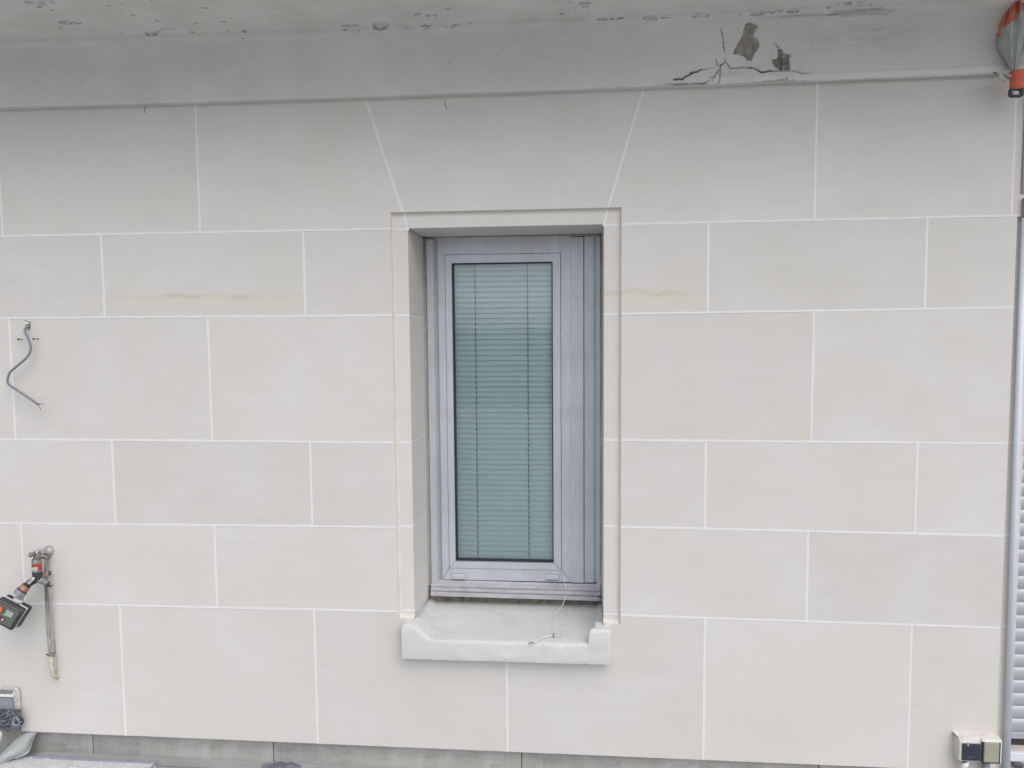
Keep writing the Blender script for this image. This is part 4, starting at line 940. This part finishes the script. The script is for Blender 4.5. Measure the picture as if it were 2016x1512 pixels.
p0 = at(1936, 1500.3, -.048); p1 = at(1967.8, 1462.2, -.048)
MB().box(p0.x, p1.x, -.0505, -.0460, p0.z, p1.z, .003).build('switch_flap', M_OLIVE, sk)
MB().tube([at(1940.5, 1500, -.020), at(1940.5, 1530, -.020)], .0105, 16).build('cable_conduit', M_HEX, sk, True)
mb = MB(); mb.tube([at(1899, 1499, -.02), at(1900, 1504, -.022), at(1902, 1509, -.022)], [.006, .0075, .006], 10); mb.build('cable_gland', M_CHAR, sk, True)
MB().tube(catmull([at(1907, 1500, -.03), at(1903, 1505, -.035), at(1898, 1509, -.034), at(1900, 1520, -.03)], 4), [.003, .003, .004, .005, .0065, .0075, .008, .008, .009, .009, .009, .009, .009], 10).build('white_tape', M_WHITE, sk, True)

# ------------------------------------------------------------------ right edge: pvc pipe, trim and roller shutter
pv = thing('pvc_pipe', 'pale blue-grey plastic pipe running full height at the right edge', 'pipe', (1.281, -.012, 0))
xt = .5*(at(1998, 900, -.012).x+at(2010, 900, -.012).x)
MB().tube([(xt-.002, -.002, .306+Z0), (xt+.001, -.002, -.39+Z0), (xt+.011, -.002, 0.0)], .0093, 20).build('pipe_run', M_PVC, pv, True)
MB().box(xt-.012, xt+.016, -.014, .006, .3120+Z0-.002, .345+Z0+.016, .002).build('top_cap', M_BROWN, pv)
tk = thing('vertical_trim', 'dark taupe vertical trim strip under the cornice at the right edge', 'trim', (1.275, 0, .36+Z0))
MB().box(1.2685, 1.292, -.006, .004, .376+Z0, .70+Z0, .001).build('trim_strip', M_BROWN, tk)
sh = thing('roller_shutter', 'closed grey roller shutter in the second window at the right edge', 'shutter', (1.78, .10, -1.29+Z0))
V = []; F = []; prs = []
sp_h = .0420
for k in range(11):
    t = k/10; prs.append((-.006*math.sin(t*math.pi)**.8+.001, sp_h*(t-.02)))
prs.append((.004, sp_h*.985))
for x_ in (RO0+.004, RO1-.004):
    for y, z in prs: V.append((x_, y, z))
n = len(prs)
for k in range(n-1): F.append((k, k+1, n+k+1, n+k))
me = bpy.data.meshes.new('shutter_slat'); cxs = (RO0+RO1)/2
me.from_pydata([(x-cxs, y, z) for x, y, z in V], [], F); me.materials.append(M_SHUT); me.polygons.foreach_set('use_smooth', [True]*len(F))
so_ = ORG[sh.name]; zs0 = at(2005, 1440, .10).z
for k in range(int((.3125+Z0-zs0)/sp_h)+1):
    o = bpy.data.objects.new('shutter_slat', me); link(o, sh); o.location = Vector((cxs, .10, zs0+k*sp_h))-so_
MB().box(RO0+.003, RO1-.003, .094, .108, at(2005, 1453, .10).z, zs0-.001, .002).build('bottom_bar', M_SHUT, sh)
w2 = thing('shutter_window_sill', 'cream ledge and grey metal strip below the roller shutter', 'sill', (1.78, .05, -1.34+Z0))
zA = at(2005, 1470, .10).z
MB().box(RO0-.002, RO1, .02, .262, zA-.05, zA, .002).build('ledge', M_IVORY, w2)
zq = at(2005, 1481, .012).z; zq2 = at(2005, 1498, .012).z
MB().box(RO0-.006, RO1, .006, .0198, zq2, zq, .002).build('metal_strip', M_PVC, w2)
MB().box(RO0-.002, RO1, .110, .262, zA, .32+Z0).build('shutter_cavity', M_DARK, w2)
hz_ = thing('corrugated_hose', 'short dark corrugated hose on the floor below the roller shutter', 'hose', atg(2010, 1512, .01))
P = [at(1996, 1503, .02), at(2004, 1506, .01), at(2014, 1512, .0), at(2030, 1524, -.02)]
C_ = catmull(P, 14); MB().tube(C_, [.0095+.0022*(i % 2) for i in range(len(C_))], 12).build('hose_wall', M_GREYP, hz_)

# ------------------------------------------------------------------ striped tarpaulin bundle, top right
tb = thing('tarpaulin_bundle', 'grey tarpaulin with orange stripes gathered and tied at the top right corner', 'tarpaulin', at(1995, 143, -.06))
nt_, nth = 90, 120; V = []; F = []; colr = []
Lc = [(-260, 2010), (-120, 2000), (-40, 1992), (0, 1982), (30, 1967), (52, 1957), (75, 1963), (95, 1966), (117, 1979), (137, 1989), (146, 1993)]
def lx(v):
    for (a0, b0_), (a1, b1_) in zip(Lc, Lc[1:]):
        if v <= a1: return b0_+(b1_-b0_)*(v-a0)/(a1-a0)
    return Lc[-1][1]
def in_or(u, v):
    # two orange stripes of the sheet, running up and out of the knot
    def poly(P):
        r = False
        for i in range(len(P)):
            (x1, y1), (x2, y2) = P[i], P[(i+1) % len(P)]
            if (y1 > v) != (y2 > v) and u < (x2-x1)*(v-y1)/(y2-y1)+x1: r = not r
        return r
    return poly([(2000, -260), (1975, -60), (1982, 0), (1966, 30), (1954, 52), (1962, 76), (1968, 72), (1970, 60), (1979, 50), (1997, 40), (2010, 20), (2014, 0), (2030, -60), (2060, -260)]) or poly([(1974, 133), (1979, 127), (1986, 133), (1990, 143), (1985, 143), (1975, 140)])
for i in range(nt_+1):
    v = -240+388*i/nt_; l = lx(v); r_ = 2 * 1996-l+18*max(0, min(1, (140-v)/140))
    for j in range(nth+1):
        s = j/nth; u = l+(r_-l)*s; k_ = math.sin(s*math.pi)
        amp = min(1, max(.0, (150-v)/120))
        y = -.045-.085*k_*amp-.022*amp*mn.noise(Vector((s*5.5, v*.004, 1)))*2-.006*amp*mn.noise(Vector((s*16, v*.01, 5)))*2-.01*mn.noise(Vector((u*.03, v*.03, 0)))
        V.append(at(u, v, y)); c_ = 1.0 if in_or(u+2*mn.noise(Vector((u*.1, v*.1, 3))), v) else 0.0; colr += [c_, c_, c_, 1]
for i in range(nt_):
    for j in range(nth): F.append((i*(nth+1)+j, i*(nth+1)+j+1, (i+1)*(nth+1)+j+1, (i+1)*(nth+1)+j))
o = mesh('sheet', V, F, M_TARP, tb, True)
ca = o.data.color_attributes.new('stripe', 'FLOAT_COLOR', 'POINT'); ca.data.foreach_set('color', colr)
a = at(2004, 139, -.075); b = at(2004, 176, -.070)
mb = MB(); C_ = [a.lerp(b, i/10) for i in range(11)]
mb.tube(C_, [.0205+.0022*mn.noise(Vector((i*.9, 0, 0))) for i in range(11)], 20); mb.build('orange_binding', M_ORANGE, tb, True)
# dark square buckle
V = []; F = []; c0 = at(2000.5, 182.5, -.078); n = 40; 
def rr_(a_, hx, hz2):
    ca_, sa_ = math.cos(a_), math.sin(a_); p_ = 4.0
    r0 = (abs(ca_/hx)**p_+abs(sa_/hz2)**p_)**(-1/p_); return r0*ca_, r0*sa_
for i in range(n):
    a_ = 2*math.pi*i/n
    xo, zo = rr_(a_, .0195, .0128); xi_, zi_ = rr_(a_, .0105, .0058)
    V += [(c0.x+xo, c0.y, c0.z+zo), (c0.x+xo*.93, c0.y-.005, c0.z+zo*.93), (c0.x+xi_*1.1, c0.y-.005, c0.z+zi_*1.1), (c0.x+xi_, c0.y, c0.z+zi_), (c0.x+xi_, c0.y+.004, c0.z+zi_), (c0.x+xo, c0.y+.004, c0.z+zo)]
for i in range(n):
    for k in range(6): F.append((i*6+k, i*6+(k+1) % 6, ((i+1) % n)*6+(k+1) % 6, ((i+1) % n)*6+k))
mesh('buckle', V, F, M_BLUEBLK, tb, True)
V = []; F = []
for i in range(14):
    t = i/13; u = 1992-37*t; v = 150+5*math.sin(t*4.2)-3*t
    h = 8*math.sin(math.pi*min(1, t*.9+.15))+2.5
    for k in range(4): V.append(at(u+1.5*mn.noise(Vector((i, k, 0))), v+h*(k/3-.5)*2*.7, -.075-.008*math.sin(k*1.6+i*.7)))
for i in range(13):
    for k in range(3): F.append((i*4+k, i*4+k+1, (i+1)*4+k+1, (i+1)*4+k))
o = mesh('loose_tail', V, F, M_CLEAR, tb, True)
MB().tube(catmull([at(u, v, -.055) for u, v in [(1965, 150), (1958, 151), (1952, 156), (1950, 160)]], 4), [.0018]*7+[.0012]*6, 6).build('frayed_end', M_CLEAR, tb, True)

# ------------------------------------------------------------------ lower left clutter
sb = thing('outlet_box', 'old outlet box with a grey flap behind milky plastic at the lower left corner', 'outlet box', at(10, 1390, 0))
x1b = at(38, 1380, -.012).x; z1b = at(20, 1354, -.012).z; z0b = at(20, 1400, -.012).z
MB().box(x1b-.11, x1b, -.016, .004, z0b, z1b, .009).build('plastic_surround', M_CLEAR, sb)
xf = at(25, 1385, -.022).x
MB().box(x1b-.10, xf, -.024, -.014, at(0, 1396, -.022).z, at(0, 1373, -.022).z, .0015).build('grey_flap', M_HEX, sb)
MB().box(x1b-.10, at(27, 1369, -.022).x, -.026, -.014, at(0, 1371, -.022).z, at(0, 1366.5, -.022).z, .001).build('hinge_bar', M_WHITE, sb)
MB().box(x1b-.10, at(23, 1362, -.02).x, -.020, -.014, at(0, 1365, -.02).z, at(0, 1359, -.02).z, .001).build('upper_cover', M_GREYP, sb)
C_ = catmull([at(24, 1353.5, -.012), at(30, 1355, -.014), at(35, 1362, -.016), at(37, 1376, -.016), at(37.5, 1396, -.014)], 6)
MB().tube(C_, .0016, 6).build('plastic_fold', M_WHITE, sb, True)
ds = thing('plastic_scraps', 'crumpled dark blue-grey plastic hanging below the outlet box', 'plastic sheet', at(22, 1420, -.02))
V = []; F = []; n = 60
for i in range(n+1):
    for j in range(n+1):
        u = -20+62*i/n; v = 1397+42*j/n-(8*max(0, (12-u)/32)*j/n)
        y = -.018-.016*abs(mn.noise(Vector((u*.09, v*.13, 1))))*2-.003*mn.noise(Vector((u*.3, v*.3, 4)))
        V.append(at(u+2.0*mn.noise(Vector((v*.25, 0, 7))), v, y))
for i in range(n):
    for j in range(n): F.append((i*(n+1)+j, i*(n+1)+j+1, (i+1)*(n+1)+j+1, (i+1)*(n+1)+j))
mesh('crumpled_sheet', V, F, M_SLATE, ds, True)
c0 = at(32, 1420, -.045); pts = [c0+Vector((.0105*math.cos(a_), -.003*math.sin(a_*2), .0145*math.sin(a_))) for a_ in [2*math.pi*i/24 for i in range(25)]]
MB().tube(pts, .0030, 8).build('hose_loop', M_HEX, ds, True)
MB().tube([p_+Vector((.006, .01, -.002)) for p_ in pts[18:]+pts[:8]], .0026, 8).build('hose_loop', M_BLUEBLK, ds, True)
cl = thing('cream_rag', 'cream cloth corner draped at the far lower left below the outlet box', 'cloth', at(0, 1440, -.03))
V = []; F = []; n = 24
for i in range(n+1):
    for j in range(n+1):
        s, t = i/n, j/n
        vt_ = 1408+ (1438-1408)*s; ub = -30+ (45*s); 
        u = -34+(2+15*math.sin(t*1.5)**1.0+15*(t if t < .55 else 1.1-t)+17)*s; v = 1415+46*t+10*s*(1-t)*.6
        V.append(at(u, v, -.045-.010*math.sin(s*6+t*3)-.006*mn.noise(Vector((s*6, t*6, 0)))))
for i in range(n):
    for j in range(n): F.append((i*(n+1)+j, i*(n+1)+j+1, (i+1)*(n+1)+j+1, (i+1)*(n+1)+j))
mesh('cloth', V, F, M_CLOTH, cl, True)
# curled flashing strip
fs_ = thing('flashing_strip', 'curled grey rubbery strip drooping from under the wall at the lower left', 'flashing strip', at(60, 1443, 0))
EA = [(74, 1442), (49, 1444.5), (30, 1457), (14, 1472), (0, 1486), (-30, 1510)]; EB = [(71, 1443), (65.5, 1456), (59, 1477), (52, 1485.5), (36, 1492), (22, 1495), (7, 1507), (-14, 1522)]
A_ = catmull([(u, v, 0) for u, v in EA], 8); B_ = catmull([(u, v, 0) for u, v in EB], 8)
pick = lambda L, t: L[min(len(L)-1, int(t*(len(L)-1)))].lerp(L[min(len(L)-1, int(t*(len(L)-1))+1)], t*(len(L)-1)-int(t*(len(L)-1)))
V = []; F = []; n1, n2 = 40, 12
for i in range(n1+1):
    t = i/n1; a, b = pick(A_, t), pick(B_, t)
    for j in range(n2+1):
        s = j/n2; q_ = a.lerp(b, s); V.append(at(q_.x, q_.y, .006-.075*t-.016*math.sin(s*math.pi)*min(1, t*4)-.012*(s > .92)))
for i in range(n1):
    for j in range(n2): F.append((i*(n2+1)+j, i*(n2+1)+j+1, (i+1)*(n2+1)+j+1, (i+1)*(n2+1)+j))
o = mesh('strip', V, F, M_STRIP, fs_, True); sm2 = o.modifiers.new('thickness', 'SOLIDIFY'); sm2.thickness = .0025
# pale board lying on the terrace
bd_ = thing('loose_board', 'pale dusty board lying flat at the foot of the wall, lower left', 'board', atg(180, 1500, 0))
hb = .016
c1, c2 = atg(40, 1489.5, hb), atg(311, 1499.5, hb); c3 = atg(296, 1530, hb)
c2.y = c1.y-.004
poly = [c1+Vector((-.4, 0, 0)), c2, Vector((c2.x-.01, c2.y-.30, hb)), Vector((c1.x-.42, c1.y-.30, hb))]
MB().prism(poly, None, (0, 0, -.0145)).build('panel', M_BOARD, bd_)
MB().tube([c1+Vector((-.4, .0, .001)), c2+Vector((0, 0, .001))], .0045, 8).build('back_edge', M_BOARDE, bd_)
MB().tube([c2+Vector((-.001, -.002, .001)), Vector((c2.x-.012, c2.y-.30, hb+.001))], .0030, 8).build('side_edge', M_BOARDE, bd_)
for i in range(40):
    p_ = Vector((random.uniform(c1.x-.1, c2.x), c1.y-random.uniform(.0, .06), hb+.0005)); r_ = random.uniform(.0015, .0045)
    MB().lathe(p_, (0, 0, 1), [(0, r_), (.0008, r_*.8), (.0014, r_*.3)], 7).build('plaster_crumb', M_WHITE, bd_, True)
# dark plastic heap
hp = thing('plastic_heap', 'low crumpled slate-blue plastic heap on the floor under the wall', 'plastic sheet', atg(552, 1512, 0))
V = []; F = []; n = 40; c0 = atg(552, 1514, 0)
for i in range(n+1):
    for j in range(n+1):
        s, t = i/n*2-1, j/n*2-1; x_ = c0.x+s*.105; y = c0.y+t*.06
        h = .013*math.exp(-(s*1.7)**2-(t*1.7)**2)*(1+.9*mn.noise(Vector((x_*40, y*40, 0))))-.001
        V.append((x_, y, max(-.003, h)))
for i in range(n):
    for j in range(n): F.append((i*(n+1)+j, (i+1)*(n+1)+j, (i+1)*(n+1)+j+1, i*(n+1)+j+1))
mesh('crumpled_sheet', V, F, M_SLATE, hp, True)
